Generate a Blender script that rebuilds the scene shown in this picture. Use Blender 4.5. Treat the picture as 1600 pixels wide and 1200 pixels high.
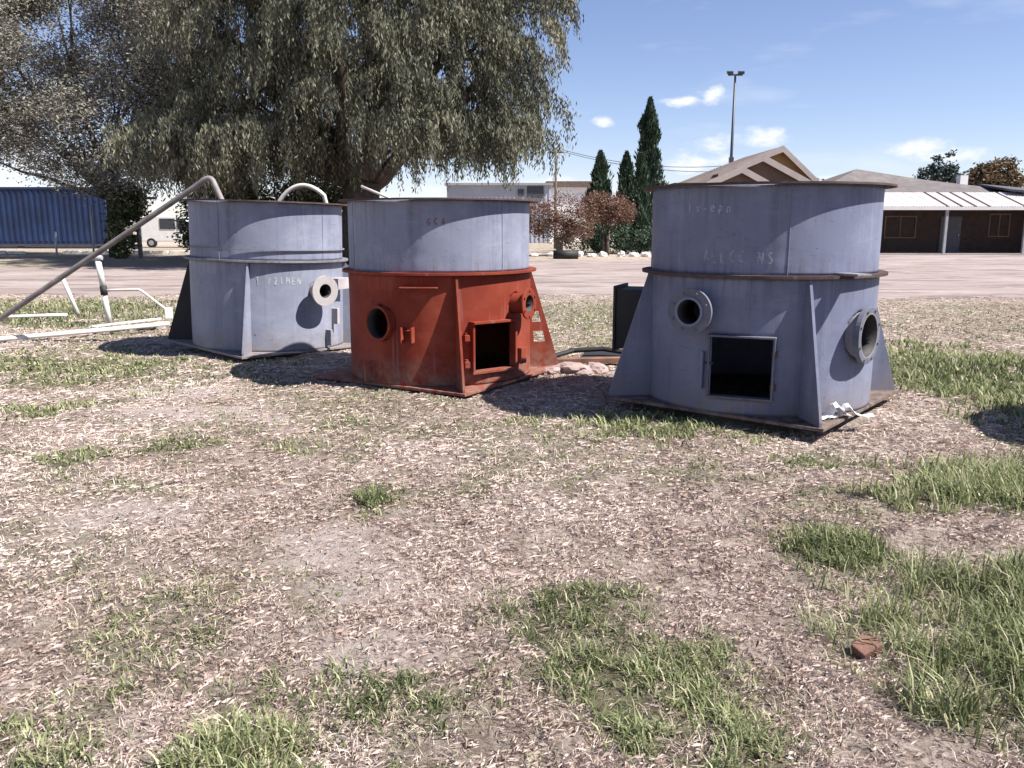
import bpy, math, random
import numpy as np
from mathutils import Vector
R_ = math.radians
rng = np.random.default_rng(11)
random.seed(11)
for o in list(bpy.data.objects): bpy.data.objects.remove(o, do_unlink=True)
SC = bpy.context.scene
COL = SC.collection

# ------------------------------------------------------------------ camera
cam = bpy.data.cameras.new('camera'); camo = bpy.data.objects.new('camera', cam); COL.objects.link(camo)
cam.sensor_width = 36; cam.lens = 36*1295/1600; cam.clip_end = 3000; cam.clip_start = .05
camo.location = (0, 0, 1.6); camo.rotation_euler = (R_(90-10.84), 0, 0)
SC.camera = camo
# ------------------------------------------------------------------ sky, sun, exposure
SUN_AZ, SUN_EL = 72, 52            # azimuth from -Y towards +X
world = bpy.data.worlds.new('World'); SC.world = world; world.use_nodes = True
def build_sky():
    nt = world.node_tree; N = nt.nodes; L = nt.links
    for n in list(N): N.remove(n)
    out = N.new('ShaderNodeOutputWorld'); bg = N.new('ShaderNodeBackground')
    sky = N.new('ShaderNodeTexSky'); sky.sky_type = 'NISHITA'; sky.sun_disc = False
    sky.sun_elevation = R_(SUN_EL); sky.sun_rotation = R_(180-SUN_AZ)
    sky.altitude = 1300; sky.air_density = 1.0; sky.dust_density = .4; sky.ozone_density = 1.2
    tc = N.new('ShaderNodeTexCoord'); sep = N.new('ShaderNodeSeparateXYZ'); L.new(tc.outputs['Generated'], sep.inputs[0])
    def M(op, a, b=None, c=None):
        n = N.new('ShaderNodeMath'); n.operation = op
        for i, v in enumerate((a, b, c)):
            if v is None: continue
            if isinstance(v, (int, float)): n.inputs[i].default_value = v
            else: L.new(v, n.inputs[i])
        return n.outputs[0]
    az = M('MULTIPLY', M('ARCTAN2', sep.outputs[0], sep.outputs[1]), 57.2958)
    el = M('MULTIPLY', M('ARCSINE', sep.outputs[2]), 57.2958)
    comb = N.new('ShaderNodeCombineXYZ'); L.new(az, comb.inputs[0]); L.new(M('MULTIPLY', el, 1.8), comb.inputs[1])
    no = N.new('ShaderNodeTexNoise'); no.inputs['Scale'].default_value = .42; no.inputs['Detail'].default_value = 5; no.inputs['Roughness'].default_value = .6
    L.new(comb.outputs[0], no.inputs['Vector'])
    r2 = random.Random(4)
    blobs = [(13.0, 8.2, 1.5, .75), (11.2, 7.9, 2.6, .5), (13.3, 5.0, 2.3, 1.2), (12.5, 4.0, 3.6, 1.2), (16.2, 5.4, 2.6, 1.2), (6.1, 6.7, 1.2, .5),
             (25.3, 4.6, 2.4, 1.0), (27.2, 4.0, 3.2, .7), (-29, 3.6, 5, 1.6), (3, 2.2, 12, 1.6), (21, 2.6, 4, .8), (34, 3.2, 4, .9)]
    for k in range(18): blobs.append((-170+k*19+r2.uniform(-5, 5) if abs(-170+k*19) > 40 else 60+k, r2.uniform(3, 9), r2.uniform(2, 5), r2.uniform(.6, 1.5)))
    acc = None
    for a0, e0, wa, we in blobs:
        da = M('DIVIDE', M('SUBTRACT', az, a0), wa*.85); de = M('DIVIDE', M('SUBTRACT', el, e0), we*.85)
        b = M('SUBTRACT', 1.0, M('SQRT', M('ADD', M('MULTIPLY', da, da), M('MULTIPLY', de, de))))
        acc = b if acc is None else M('MAXIMUM', acc, b)
    dens = M('ADD', acc, M('MULTIPLY', M('SUBTRACT', no.outputs[0], .5), 2.6))
    mr = N.new('ShaderNodeMapRange'); mr.interpolation_type = 'SMOOTHSTEP'
    mr.inputs['From Min'].default_value = .1; mr.inputs['From Max'].default_value = 1.0
    L.new(M('MULTIPLY', dens, M('GREATER_THAN', acc, -1.2)), mr.inputs['Value'])
    # one thin cirrus wisp field, even all round
    comb2 = N.new('ShaderNodeCombineXYZ'); L.new(M('MULTIPLY', az, .28), comb2.inputs[0]); L.new(M('MULTIPLY', el, 1.1), comb2.inputs[1])
    no2 = N.new('ShaderNodeTexNoise'); no2.inputs['Scale'].default_value = .35; no2.inputs['Detail'].default_value = 4; L.new(comb2.outputs[0], no2.inputs['Vector'])
    mr2 = N.new('ShaderNodeMapRange'); mr2.inputs['From Min'].default_value = .56; mr2.inputs['From Max'].default_value = .8; mr2.inputs['To Max'].default_value = .35
    L.new(no2.outputs[0], mr2.inputs['Value'])
    fac = M('MAXIMUM', mr.outputs[0], mr2.outputs[0])
    mix = N.new('ShaderNodeMix'); mix.data_type = 'RGBA'
    L.new(fac, mix.inputs['Factor']); 
    wb = N.new('ShaderNodeMix'); wb.data_type = 'RGBA'; wb.blend_type = 'MULTIPLY'; wb.inputs['Factor'].default_value = 1   # the phone's cool white balance
    L.new(sky.outputs[0], wb.inputs['A']); wb.inputs['B'].default_value = (1.05, .97, 1.08, 1); L.new(wb.outputs['Result'], mix.inputs['A']); mix.inputs['B'].default_value = (7.2, 7.4, 8.0, 1)
    L.new(mix.outputs['Result'], bg.inputs['Color']); bg.inputs['Strength'].default_value = .064
    L.new(bg.outputs[0], out.inputs[0])
build_sky()
sd = Vector((math.sin(R_(SUN_AZ))*math.cos(R_(SUN_EL)), -math.cos(R_(SUN_AZ))*math.cos(R_(SUN_EL)), math.sin(R_(SUN_EL))))
sl = bpy.data.lights.new('sun', 'SUN'); sl.energy = 5.0; sl.angle = R_(.55); sl.color = (1, .95, .88)
so = bpy.data.objects.new('sun', sl); COL.objects.link(so); so.rotation_euler = sd.to_track_quat('Z', 'Y').to_euler(); so.location = (20, -8, 30)
SC.view_settings.view_transform = 'Standard'; SC.view_settings.look = 'None'; SC.view_settings.gamma = 1
SC.view_settings.exposure = 1.17
SC.cycles.pixel_filter_type = 'BLACKMAN_HARRIS'; SC.cycles.filter_width = 1.5

# ------------------------------------------------------------------ materials
MATS = {}
def nodes_of(name):
    m = bpy.data.materials.new(name); m.use_nodes = True
    nt = m.node_tree; b = nt.nodes['Principled BSDF']
    MATS[name] = m
    return m, nt, b
def ramp(nt, src, stops, interp='LINEAR'):
    r = nt.nodes.new('ShaderNodeValToRGB'); r.color_ramp.interpolation = interp
    els = r.color_ramp.elements
    while len(els) < len(stops): els.new(.5)
    for e, (p, c) in zip(els, stops):
        e.position = p; e.color = (*c, 1) if len(c) == 3 else c
    nt.links.new(src, r.inputs[0]); return r.outputs[0]
def noise(nt, scale, detail=4, rough=.55, vec=None, stretch=None):
    n = nt.nodes.new('ShaderNodeTexNoise'); n.inputs['Scale'].default_value = scale; n.inputs['Detail'].default_value = detail; n.inputs['Roughness'].default_value = rough
    if vec is None:
        tc = nt.nodes.new('ShaderNodeTexCoord'); vec = tc.outputs['Object']
    if stretch:
        mp = nt.nodes.new('ShaderNodeMapping'); mp.inputs['Scale'].default_value = stretch; nt.links.new(vec, mp.inputs[0]); vec = mp.outputs[0]
    nt.links.new(vec, n.inputs['Vector']); return n.outputs[0]
def mixc(nt, fac, a, b, blend='MIX'):
    m = nt.nodes.new('ShaderNodeMix'); m.data_type = 'RGBA'; m.blend_type = blend
    for k, v in (('Factor', fac), ('A', a), ('B', b)):
        if isinstance(v, (int, float)): m.inputs[k].default_value = v
        elif isinstance(v, tuple): m.inputs[k].default_value = (*v, 1)
        else: nt.links.new(v, m.inputs[k])
    return m.outputs['Result']
def bump(nt, b, h, strength=.3, dist=.01):
    n = nt.nodes.new('ShaderNodeBump'); n.inputs['Strength'].default_value = strength; n.inputs['Distance'].default_value = dist
    nt.links.new(h, n.inputs['Height']); nt.links.new(n.outputs[0], b.inputs['Normal'])
def plain(name, c, rough=.8, var=.15, scale=3, metal=0, bmp=.15):
    m, nt, b = nodes_of(name)
    n = noise(nt, scale, 5)
    lo = tuple(v*(1-var) for v in c); hi = tuple(min(1, v*(1+var)) for v in c)
    nt.links.new(ramp(nt, n, [(.3, lo), (.7, hi)]), b.inputs['Base Color'])
    b.inputs['Roughness'].default_value = rough; b.inputs['Metallic'].default_value = metal
    if bmp: bump(nt, b, noise(nt, scale*8, 4), bmp, .01)
    return m
def paint(name, base, alt, rust, rust_at=.66, streak=.5, rough=.55):
    """weathered paint on steel plate: blotches, vertical run marks, rust spots and scratches"""
    m, nt, b = nodes_of(name)
    c = mixc(nt, ramp(nt, noise(nt, 2.2, 6, .6), [(.35, (0, 0, 0)), (.7, (1, 1, 1))]), base, alt)
    st = noise(nt, 9, 5, .65, stretch=(1, 1, .09))
    c = mixc(nt, ramp(nt, st, [(.52, (0, 0, 0)), (.78, (streak, streak, streak))]), c, tuple(v*.5 for v in base))
    st2 = noise(nt, 14, 4, .6, stretch=(1, 1, .06))
    c = mixc(nt, ramp(nt, st2, [(.6, (0, 0, 0)), (.8, (.3, .3, .3))]), c, (.36, .36, .42))
    sp = noise(nt, 26, 6, .7)
    big = noise(nt, 3.1, 3, .5)
    mm = nt.nodes.new('ShaderNodeMath'); mm.operation = 'MULTIPLY_ADD'; nt.links.new(big, mm.inputs[0]); mm.inputs[1].default_value = .5; nt.links.new(sp, mm.inputs[2])
    c = mixc(nt, ramp(nt, mm.outputs[0], [(rust_at+.30, (0, 0, 0)), (rust_at+.42, (.8, .8, .8))]), c, rust)
    # chalked paler patches, chips, rust runs below the flanges, mud thrown up along the foot
    c = mixc(nt, ramp(nt, noise(nt, 1.1, 7, .7, stretch=(1, 1, 1.6)), [(.5, (0, 0, 0)), (.68, (.5, .5, .5))]), c, tuple(min(1, v*1.35+.02) for v in alt))
    c = mixc(nt, ramp(nt, noise(nt, 48, 3, .6), [(.68, (0, 0, 0)), (.72, (.75, .75, .75))]), c, rust)
    c = mixc(nt, ramp(nt, noise(nt, 6, 2, .5, stretch=(1, 1, 14)), [(.67, (0, 0, 0)), (.70, (.35, .35, .35))]), c, tuple(v*.55 for v in base))
    sx = nt.nodes.new('ShaderNodeSeparateXYZ'); tco = nt.nodes.new('ShaderNodeTexCoord'); nt.links.new(tco.outputs['Object'], sx.inputs[0])
    def band(a, b_, lim=None):
        r_ = nt.nodes.new('ShaderNodeMapRange'); r_.inputs['From Min'].default_value = a; r_.inputs['From Max'].default_value = b_; nt.links.new(sx.outputs[2], r_.inputs['Value']); o_ = r_.outputs[0]
        if lim is not None:
            q = nt.nodes.new('ShaderNodeMath'); q.operation = 'LESS_THAN' if lim[0] == '<' else 'GREATER_THAN'; nt.links.new(sx.outputs[2], q.inputs[0]); q.inputs[1].default_value = lim[1]
            w_ = nt.nodes.new('ShaderNodeMath'); w_.operation = 'MULTIPLY'; nt.links.new(o_, w_.inputs[0]); nt.links.new(q.outputs[0], w_.inputs[1]); o_ = w_.outputs[0]
        return o_
    def times(a_, f, k=1):
        w_ = nt.nodes.new('ShaderNodeMath'); w_.operation = 'MULTIPLY'; nt.links.new(a_, w_.inputs[0]); nt.links.new(f, w_.inputs[1])
        v_ = nt.nodes.new('ShaderNodeMath'); v_.operation = 'MULTIPLY'; v_.use_clamp = True; nt.links.new(w_.outputs[0], v_.inputs[0]); v_.inputs[1].default_value = k; return v_.outputs[0]
    run = ramp(nt, noise(nt, 17, 5, .7, stretch=(1, 1, .05)), [(.48, (0, 0, 0)), (.66, (1, 1, 1))])
    for rb, kk in ((band(.80, 1.11, ('<', 1.111)), .75), (band(1.42, 1.81, ('>', 1.2)), .6), (band(1.3, 1.12, ('>', 1.112)), .7)):
        c = mixc(nt, times(rb, run, kk), c, tuple(v*.6+w_*.4 for v, w_ in zip(rust, base)))
    spl = ramp(nt, noise(nt, 11, 6, .7), [(.36, (0, 0, 0)), (.62, (1, 1, 1))])
    c = mixc(nt, times(band(.34, .02), spl, .8), c, (.21, .165, .135))
    nt.links.new(c, b.inputs['Base Color'])
    b.inputs['Roughness'].default_value = rough; b.inputs['Specular IOR Level'].default_value = .2
    bump(nt, b, noise(nt, 5, 6, .6), .25, .012)
    return m
paint('tub_grey', (.137, .152, .224), (.165, .180, .252), (.053, .034, .031))
paint('tub_grey_pale', (.196, .215, .288), (.240, .255, .319), (.075, .046, .041), streak=.6)
paint('tub_bowl', (.172, .191, .260), (.223, .235, .302), (.089, .056, .048), rust_at=.62, streak=.75)
paint('red_oxide', (.165, .023, .012), (.225, .044, .023), (.086, .030, .023), rust_at=.62, streak=.4, rough=.75)
paint('pale_flange', (.323, .294, .312), (.381, .358, .358), (.115, .069, .058), rust_at=.66)
paint('rust_rim', (.060, .039, .037), (.092, .064, .060), (.037, .020, .019), rust_at=.5, rough=.8)
paint('grey_edge', (.158, .158, .189), (.221, .215, .231), (.079, .045, .034), rust_at=.5, rough=.7)
paint('flange_shaded', (.085, .09, .12), (.14, .145, .18), (.06, .04, .035), rust_at=.55)  # darkened paint; shade on flange faces and door frame put into colour
plain('black_steel', (.014, .013, .014), .7, .3, 4)  # black also stands in for shade inside the pipe stubs
plain('rusty_steel', (.17, .085, .06), .85, .35, 5)
plain('chalk', (.36, .37, .44), .95, .1, 20, bmp=0)
plain('chalk_faint', (.27, .28, .34), .95, .2, 14, bmp=0)
plain('chalk_white', (.42, .42, .44), .95, .1, 20, bmp=0)
plain('red_chalk', (.216, .120, .144), .9, .2, 20, bmp=0)
plain('white_plastic', (.624, .608, .576), .45, .06, 4)
plain('old_pipe', (.19, .17, .165), .7, .3, 6)
plain('pale_pipe', (.58, .52, .47), .6, .15, 6)
plain('white_paint', (.75, .74, .72), .6, .08, 3)
plain('paper', (.656, .664, .672), .8, .05, 6)
plain('brick', (.17, .09, .065), .95, .35, 14, bmp=.6)
plain('concrete', (.313, .265, .252), .95, .2, 5)
plain('pink_rubble', (.287, .216, .204), .95, .25, 6)
plain('bark', (.061, .048, .039), .95, .4, 5, bmp=.6)
plain('bark_pale', (.136, .109, .088), .95, .3, 6, bmp=.5)
plain('trailer_blue', (.009, .026, .085), .6, .4, .7)  # blue darkened to stand in for tree shade on the container
plain('tyre', (.018, .018, .018), .9, .2, 6)
plain('grey_metal', (.3, .3, .32), .5, .12, 3)
plain('dark_metal', (.05, .055, .07), .5, .2, 3)
plain('gable_ochre', (.286, .177, .075), .9, .2, 1.5)
plain('gable_brown', (.163, .109, .082), .9, .2, 1.5)
plain('barge_pink', (.374, .320, .299), .8, .1, 2)
plain('roof_tile_brown', (.136, .095, .078), .85, .25, 3)
plain('roof_grey', (.115, .10, .10), .85, .25, 2)
plain('roof_dark', (.07, .07, .085), .8, .25, 2)
plain('sheet_white', (.56, .53, .52), .5, .06, 1.5)
plain('sheet_pink', (.33, .24, .22), .6, .12, 1.5)
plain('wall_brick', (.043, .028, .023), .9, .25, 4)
plain('wall_white', (.78, .76, .74), .85, .06, 1)
plain('shed_grey', (.40, .42, .48), .6, .1, .8)
plain('frame_white', (.6, .58, .56), .7, .06, 2)
plain('whitewash', (.72, .69, .65), .9, .15, 5)
for nm in ('chalk', 'chalk_faint', 'chalk_white', 'red_chalk'):
    nt = MATS[nm].node_tree; tr = nt.nodes.new('ShaderNodeBsdfTransparent'); mx = nt.nodes.new('ShaderNodeMixShader')
    nt.links.new(ramp(nt, noise(nt, 38, 4, .7), [(.32, (.25, .25, .25)), (.52, (.9, .9, .9))]), mx.inputs[0]); nt.links.new(tr.outputs[0], mx.inputs[1])
    nt.links.new(nt.nodes['Principled BSDF'].outputs[0], mx.inputs[2]); nt.links.new(mx.outputs[0], nt.nodes['Material Output'].inputs[0])
m, nt, b = nodes_of('window_glass'); b.inputs['Base Color'].default_value = (.03, .04, .05, 1); b.inputs['Roughness'].default_value = .12
def leafmat(name, stops, trans=.25, rough=.6):
    m, nt, b = nodes_of(name)
    at = nt.nodes.new('ShaderNodeAttribute'); at.attribute_name = 'tint'
    c = ramp(nt, at.outputs['Fac'], stops)
    nt.links.new(c, b.inputs['Base Color']); b.inputs['Roughness'].default_value = rough; b.inputs['Specular IOR Level'].default_value = .25
    tr = nt.nodes.new('ShaderNodeBsdfTranslucent'); nt.links.new(c, tr.inputs['Color'])
    mx = nt.nodes.new('ShaderNodeMixShader'); mx.inputs[0].default_value = trans
    nt.links.new(b.outputs[0], mx.inputs[1]); nt.links.new(tr.outputs[0], mx.inputs[2])
    nt.links.new(mx.outputs[0], nt.nodes['Material Output'].inputs[0])
    return m
leafmat('pepper_leaf', [(0, (.038, .041, .030)), (.4, (.094, .098, .067)), (.75, (.156, .154, .105)), (1, (.225, .212, .150))], .1)
leafmat('mauve_leaf', [(0, (.10, .095, .08)), (.5, (.20, .19, .16)), (1, (.33, .31, .26))], .15)
leafmat('cypress_leaf', [(0, (.020, .041, .027)), (.6, (.051, .085, .051)), (1, (.119, .153, .085))], .1)
leafmat('red_leaf', [(0, (.09, .05, .04)), (.5, (.185, .105, .078)), (1, (.29, .19, .14))])
leafmat('far_dark_leaf', [(0, (.03, .045, .045)), (.6, (.055, .075, .07)), (1, (.1, .12, .1))], .1)
leafmat('far_brown_leaf', [(0, (.06, .05, .035)), (.6, (.17, .12, .07)), (1, (.28, .2, .11))], .1)
leafmat('shrub_leaf', [(0, (.03, .045, .02)), (.6, (.09, .11, .05)), (1, (.2, .2, .11))], .15)
leafmat('grass_green', [(0, (.068, .085, .034)), (.4, (.177, .205, .091)), (.75, (.319, .348, .171)), (1, (.570, .524, .365))], .35)
leafmat('grass_dry', [(0, (.168, .118, .096)), (.3, (.396, .306, .263)), (.7, (.563, .461, .413)), (1, (.743, .659, .599))], .15, .85)
leafmat('litter', [(0, (.05, .035, .028)), (.6, (.13, .085, .065)), (1, (.26, .17, .12))], .1, .8)
# ground: bare pinkish soil under matted dead grass; 'green' attribute = where living grass roots
m, nt, b = nodes_of('soil')
tc = nt.nodes.new('ShaderNodeTexCoord').outputs['Object']
c1 = ramp(nt, noise(nt, .8, 6, .65, tc), [(.3, (.44, .315, .265)), (.43, (.60, .47, .415)), (.55, (.54, .455, .38)), (.7, (.64, .55, .49))])
c2 = ramp(nt, noise(nt, 21, 8, .72, tc), [(.36, (.15, .11, .09)), (.46, (.44, .35, .305)), (.55, (.62, .515, .455)), (.64, (.84, .76, .69))])
c = mixc(nt, .68, c1, c2)
c = mixc(nt, ramp(nt, noise(nt, 3.6, 7, .7, tc), [(.38, (.6, .6, .6)), (.52, (0, 0, 0))]), c, (.25, .195, .145))
c = mixc(nt, ramp(nt, noise(nt, 9, 7, .75, tc), [(.55, (0, 0, 0)), (.68, (.5, .5, .5))]), c, (.74, .65, .58))
c = mixc(nt, ramp(nt, noise(nt, 60, 5, .75, tc), [(.36, (.75, .75, .75)), (.50, (0, 0, 0))]), c, (.09, .065, .05))
at = nt.nodes.new('ShaderNodeAttribute'); at.attribute_name = 'green'
mul = nt.nodes.new('ShaderNodeMath'); mul.operation = 'MULTIPLY'; mul.use_clamp = True; mul.inputs[1].default_value = .8; nt.links.new(at.outputs['Fac'], mul.inputs[0])
c = mixc(nt, mul.outputs[0], c, ramp(nt, noise(nt, 22, 5, .7, tc), [(.35, (.07, .075, .03)), (.65, (.2, .2, .1))]))
at2 = nt.nodes.new('ShaderNodeAttribute'); at2.attribute_name = 'bare'
c = mixc(nt, at2.outputs['Fac'], c, ramp(nt, noise(nt, 24, 8, .75, tc), [(.36, (.33, .255, .225)), (.5, (.60, .50, .46)), (.64, (.76, .68, .63))]))
nt.links.new(c, b.inputs['Base Color']); b.inputs['Roughness'].default_value = .95; b.inputs['Specular IOR Level'].default_value = .15
bump(nt, b, noise(nt, 18, 10, .8, tc), 1.0, .09)
m, nt, b = nodes_of('road_dirt')
tc = nt.nodes.new('ShaderNodeTexCoord').outputs['Object']
c = ramp(nt, noise(nt, .22, 6, .6, tc, (.5, 1.6, 1)), [(.3, (.203, .153, .140)), (.5, (.258, .208, .195)), (.7, (.301, .263, .246))])
c = mixc(nt, ramp(nt, noise(nt, 3, 6, .7, tc, (.5, 1.5, 1)), [(.5, (0, 0, 0)), (.75, (.370, .370, .370))]), c, (.244, .185, .148))
nt.links.new(c, b.inputs['Base Color']); b.inputs['Roughness'].default_value = .95; c = mixc(nt, ramp(nt, noise(nt, .7, 6, .65, tc, (.5, 1.3, 1)), [(.5, (0, 0, 0)), (.60, (.75, .75, .75))]), c, (.125, .097, .088))
c = mixc(nt, ramp(nt, noise(nt, 1.1, 7, .75, tc, (.6, 1.4, 1)), [(.55, (0, 0, 0)), (.68, (.7, .7, .7))]), c, (.44, .385, .37))
nt.links.new(c, b.inputs['Base Color']); bump(nt, b, noise(nt, 8, 6, .7, tc), .5, .03)

# ------------------------------------------------------------------ mesh helpers
def tag(o, label, cat, group=None):
    o['label'] = label; o['category'] = cat
    if group: o['group'] = group
    return o
def empty(name, loc, label=None, cat=None, group=None):
    o = bpy.data.objects.new(name, None); COL.objects.link(o); o.location = loc; o.empty_display_size = .2
    if label: tag(o, label, cat, group)
    return o
def mesh_np(name, V, F, mat, parent=None, tint=None, attr='tint', k=None, smooth=False):
    """V (n,3); F (m,k) array"""
    V = np.asarray(V, np.float32); F = np.asarray(F, np.int32)
    me = bpy.data.meshes.new(name); n, (mm, kk) = len(V), F.shape
    me.vertices.add(n); me.vertices.foreach_set('co', V.ravel())
    me.loops.add(mm*kk); me.loops.foreach_set('vertex_index', F.ravel())
    me.polygons.add(mm); me.polygons.foreach_set('loop_start', np.arange(0, mm*kk, kk, dtype=np.int32))
    if smooth: me.polygons.foreach_set('use_smooth', np.ones(mm, bool))
    me.update(calc_edges=True)
    if tint is not None:
        a = me.attributes.new(attr, 'FLOAT', 'POINT'); a.data.foreach_set('value', np.asarray(tint, np.float32))
    me.materials.append(MATS[mat])
    o = bpy.data.objects.new(name, me); COL.objects.link(o)
    if parent: o.parent = parent
    return o
class MB:
    def __init__(s): s.v = []; s.f = []
    def add(s, vs, fs):
        k = len(s.v); s.v += [tuple(p) for p in vs]; s.f += [tuple(i+k for i in f) for f in fs]
    def box(s, c, h, rz=0, rx=0, ry=0):
        """centre c, half sizes h"""
        from mathutils import Euler
        E = Euler((rx, ry, rz)).to_matrix(); vs = []
        for z in (-1, 1):
            for x, y in ((-1, -1), (1, -1), (1, 1), (-1, 1)):
                vs.append(Vector(c)+E@Vector((x*h[0], y*h[1], z*h[2])))
        s.add(vs, [(3, 2, 1, 0), (4, 5, 6, 7), (0, 1, 5, 4), (1, 2, 6, 5), (2, 3, 7, 6), (3, 0, 4, 7)]); return s
    def tube(s, pts, r, n=10, cap=True):
        pts = [Vector(p) for p in pts]; rs = r if isinstance(r, (list, tuple)) else [r]*len(pts)
        rings = []; up = None
        for i, p in enumerate(pts):
            d = (pts[min(i+1, len(pts)-1)]-pts[max(i-1, 0)]).normalized()
            if up is None: up = d.orthogonal().normalized()
            up = (up-d*up.dot(d)).normalized(); w = d.cross(up)
            rings.append([p+rs[i]*(math.cos(2*math.pi*j/n)*up+math.sin(2*math.pi*j/n)*w) for j in range(n)])
        vs = [q for rg in rings for q in rg]; fs = []
        for i in range(len(rings)-1):
            for j in range(n):
                a, b_ = i*n+j, i*n+(j+1) % n; fs.append((a, b_, b_+n, a+n))
        if cap: fs.append(tuple(range(n-1, -1, -1))); fs.append(tuple((len(rings)-1)*n+j for j in range(n)))
        s.add(vs, fs); return s
    def pipe(s, p0, p1, ro, ri, n=40):
        """hollow tube with end faces"""
        p0, p1 = Vector(p0), Vector(p1); d = (p1-p0).normalized(); u = Vector((0, 0, 1)) if abs(d.z) < .9 else Vector((1, 0, 0))
        u = (u-d*u.dot(d)).normalized(); w = d.cross(u); vs = []; fs = []
        for p, r in ((p0, ro), (p1, ro), (p1, ri), (p0, ri)):
            vs += [p+r*(math.cos(2*math.pi*j/n)*u+math.sin(2*math.pi*j/n)*w) for j in range(n)]
        for k in range(4):
            for j in range(n):
                a, b_ = k*n+j, k*n+(j+1) % n; c, d_ = ((k+1) % 4)*n+(j+1) % n, ((k+1) % 4)*n+j
                fs.append((a, b_, c, d_))
        s.add(vs, fs); return s
    def prism(s, poly, h0, h1, axis='z'):
        """extrude a 2-D polygon"""
        n = len(poly)
        mk = {'z': lambda a, b_, h: (a, b_, h), 'y': lambda a, b_, h: (a, h, b_), 'x': lambda a, b_, h: (h, a, b_)}[axis]
        vs = [mk(a, b_, h0) for a, b_ in poly]+[mk(a, b_, h1) for a, b_ in poly]
        fs = [tuple(range(n-1, -1, -1)), tuple(range(n, 2*n))]+[(i, (i+1) % n, (i+1) % n+n, i+n) for i in range(n)]
        s.add(vs, fs); return s
    def build(s, name, mat, parent=None, smooth=False, bevel=0):
        me = bpy.data.meshes.new(name); me.from_pydata(s.v, [], s.f); me.update()
        import bmesh
        bm = bmesh.new(); bm.from_mesh(me); bmesh.ops.recalc_face_normals(bm, faces=bm.faces); bm.to_mesh(me); bm.free()
        if smooth:
            for p in me.polygons: p.use_smooth = len(p.vertices) == 4
        me.materials.append(MATS[mat]); o = bpy.data.objects.new(name, me); COL.objects.link(o)
        if parent: o.parent = parent
        if bevel:
            b_ = o.modifiers.new('bevel', 'BEVEL'); b_.width = bevel; b_.segments = 2; b_.limit_method = 'ANGLE'
        return o
def vnoise(x, y, s=1.0, seed=0):
    """smooth value noise 0..1 (numpy)"""
    x = np.asarray(x, float)*s+seed*17.3; y = np.asarray(y, float)*s-seed*9.1
    xi, yi = np.floor(x), np.floor(y); fx, fy = x-xi, y-yi
    fx = fx*fx*(3-2*fx); fy = fy*fy*(3-2*fy)
    def h(a, b_): v = np.sin(a*127.1+b_*311.7+seed*74.7)*43758.5453; return v-np.floor(v)
    return (h(xi, yi)*(1-fx)+h(xi+1, yi)*fx)*(1-fy)+(h(xi, yi+1)*(1-fx)+h(xi+1, yi+1)*fx)*fy

# ------------------------------------------------------------------ ground
TUBS = [(2.163, 7.275, .102), (-.761, 8.849, .035), (-3.189, 10.843, .075), (6.05, 5.75, .05)]
PATCH = [(5.05, 8.44, 1.25, 2.3, 1.00, .13), (3.08, 4.89, .74, .52, 1.00, .17), (1.65, 3.92, .25, .26, .95, .12), (2.12, 2.96, .58, .75, 1.00, .19), (.31, 3.23, .34, .26, .95, .07),
         (.54, 2.69, .37, .40, 1.0, .08), (-.80, 4.63, .13, .3, .70, .09), (-.45, 2.62, .36, .24, .8, .08), (-.88, 2.27, .21, .22, .80, .10), (-5.25, 9.3, 2.0, 1.1, .95, .07),
         (-4.24, 7.09, .6, .35, .95, .07), (-3.06, 5.58, .25, .22, .9, .06), (-2.40, 5.84, .26, .22, .9, .06), (1.07, 6.55, .75, .5, 1.0, .1), (2.01, 5.43, .23, .2, .8, .07),
         (-1.45, 3.27, .3, .42, .65, .06), (-1.41, 2.32, .2, .25, .60, .09), (-9.5, 15.6, 4.2, 2.6, .85, .10), (1.5, 14.6, 1.6, 3.2, .7, .06), (1.95, 4.39, .15, .16, .50, .06),
         (-1.51, 6.63, .3, .25, .75, .05), (-1.62, 5.83, .28, .18, .75, .05), (1.77, 4.72, .16, .2, .40, .06), (-2.51, 4.86, .5, .25, .6, .05), (2.06, 6.3, .28, .2, .50, .07),
         (8.6, 13.2, 2.6, 2.8, .4, .06), (.67, 2.31, .22, .25, .9, .09), (.09, 2.30, .09, .19, .40, .06), (-4.4, 14.5, 3, 2.5, .5, .06), (-2.1, 3.9, .5, .3, .3, .05)]
BARE = [(-1.0, 3.95, .32, .4), (-2.0, 4.35, .5, .25), (-.7, 3.5, .25, .25), (-2.6, 6.9, .9, .5), (-.55, 2.95, .3, .2), (-3.3, 7.9, 1.1, .35)]
def ell(x, y, P): return np.sqrt(((x-P[0])/P[2])**2+((y-P[1])/P[3])**2)
def green_at(x, y):
    g = np.zeros_like(x); h = np.full_like(x, .045)
    wob = (vnoise(x, y, 2.2, 3)-.5)*.9+(vnoise(x, y, 7, 5)-.5)*.7
    for P in PATCH:
        d = ell(x, y, P)+wob; w = np.clip((1.45-d)/.85, 0, 1)**1.4*P[4]
        h = np.where(w > g, P[5], h); g = np.maximum(g, w)
    amb = np.clip((vnoise(x, y, .9, 8)*.55+vnoise(x, y, 3.3, 9)*.45-.47)*2.4, 0, .5)
    return np.maximum(g, amb), h
def bare_at(x, y):
    g = np.zeros_like(x); wob = (vnoise(x, y, 3, 13)-.5)*.8+(vnoise(x, y, 9, 15)-.5)*.6
    for P in BARE: g = np.maximum(g, np.clip((1.1-ell(x, y, P)-wob)/.6, 0, 1))
    return g*.8
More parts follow.
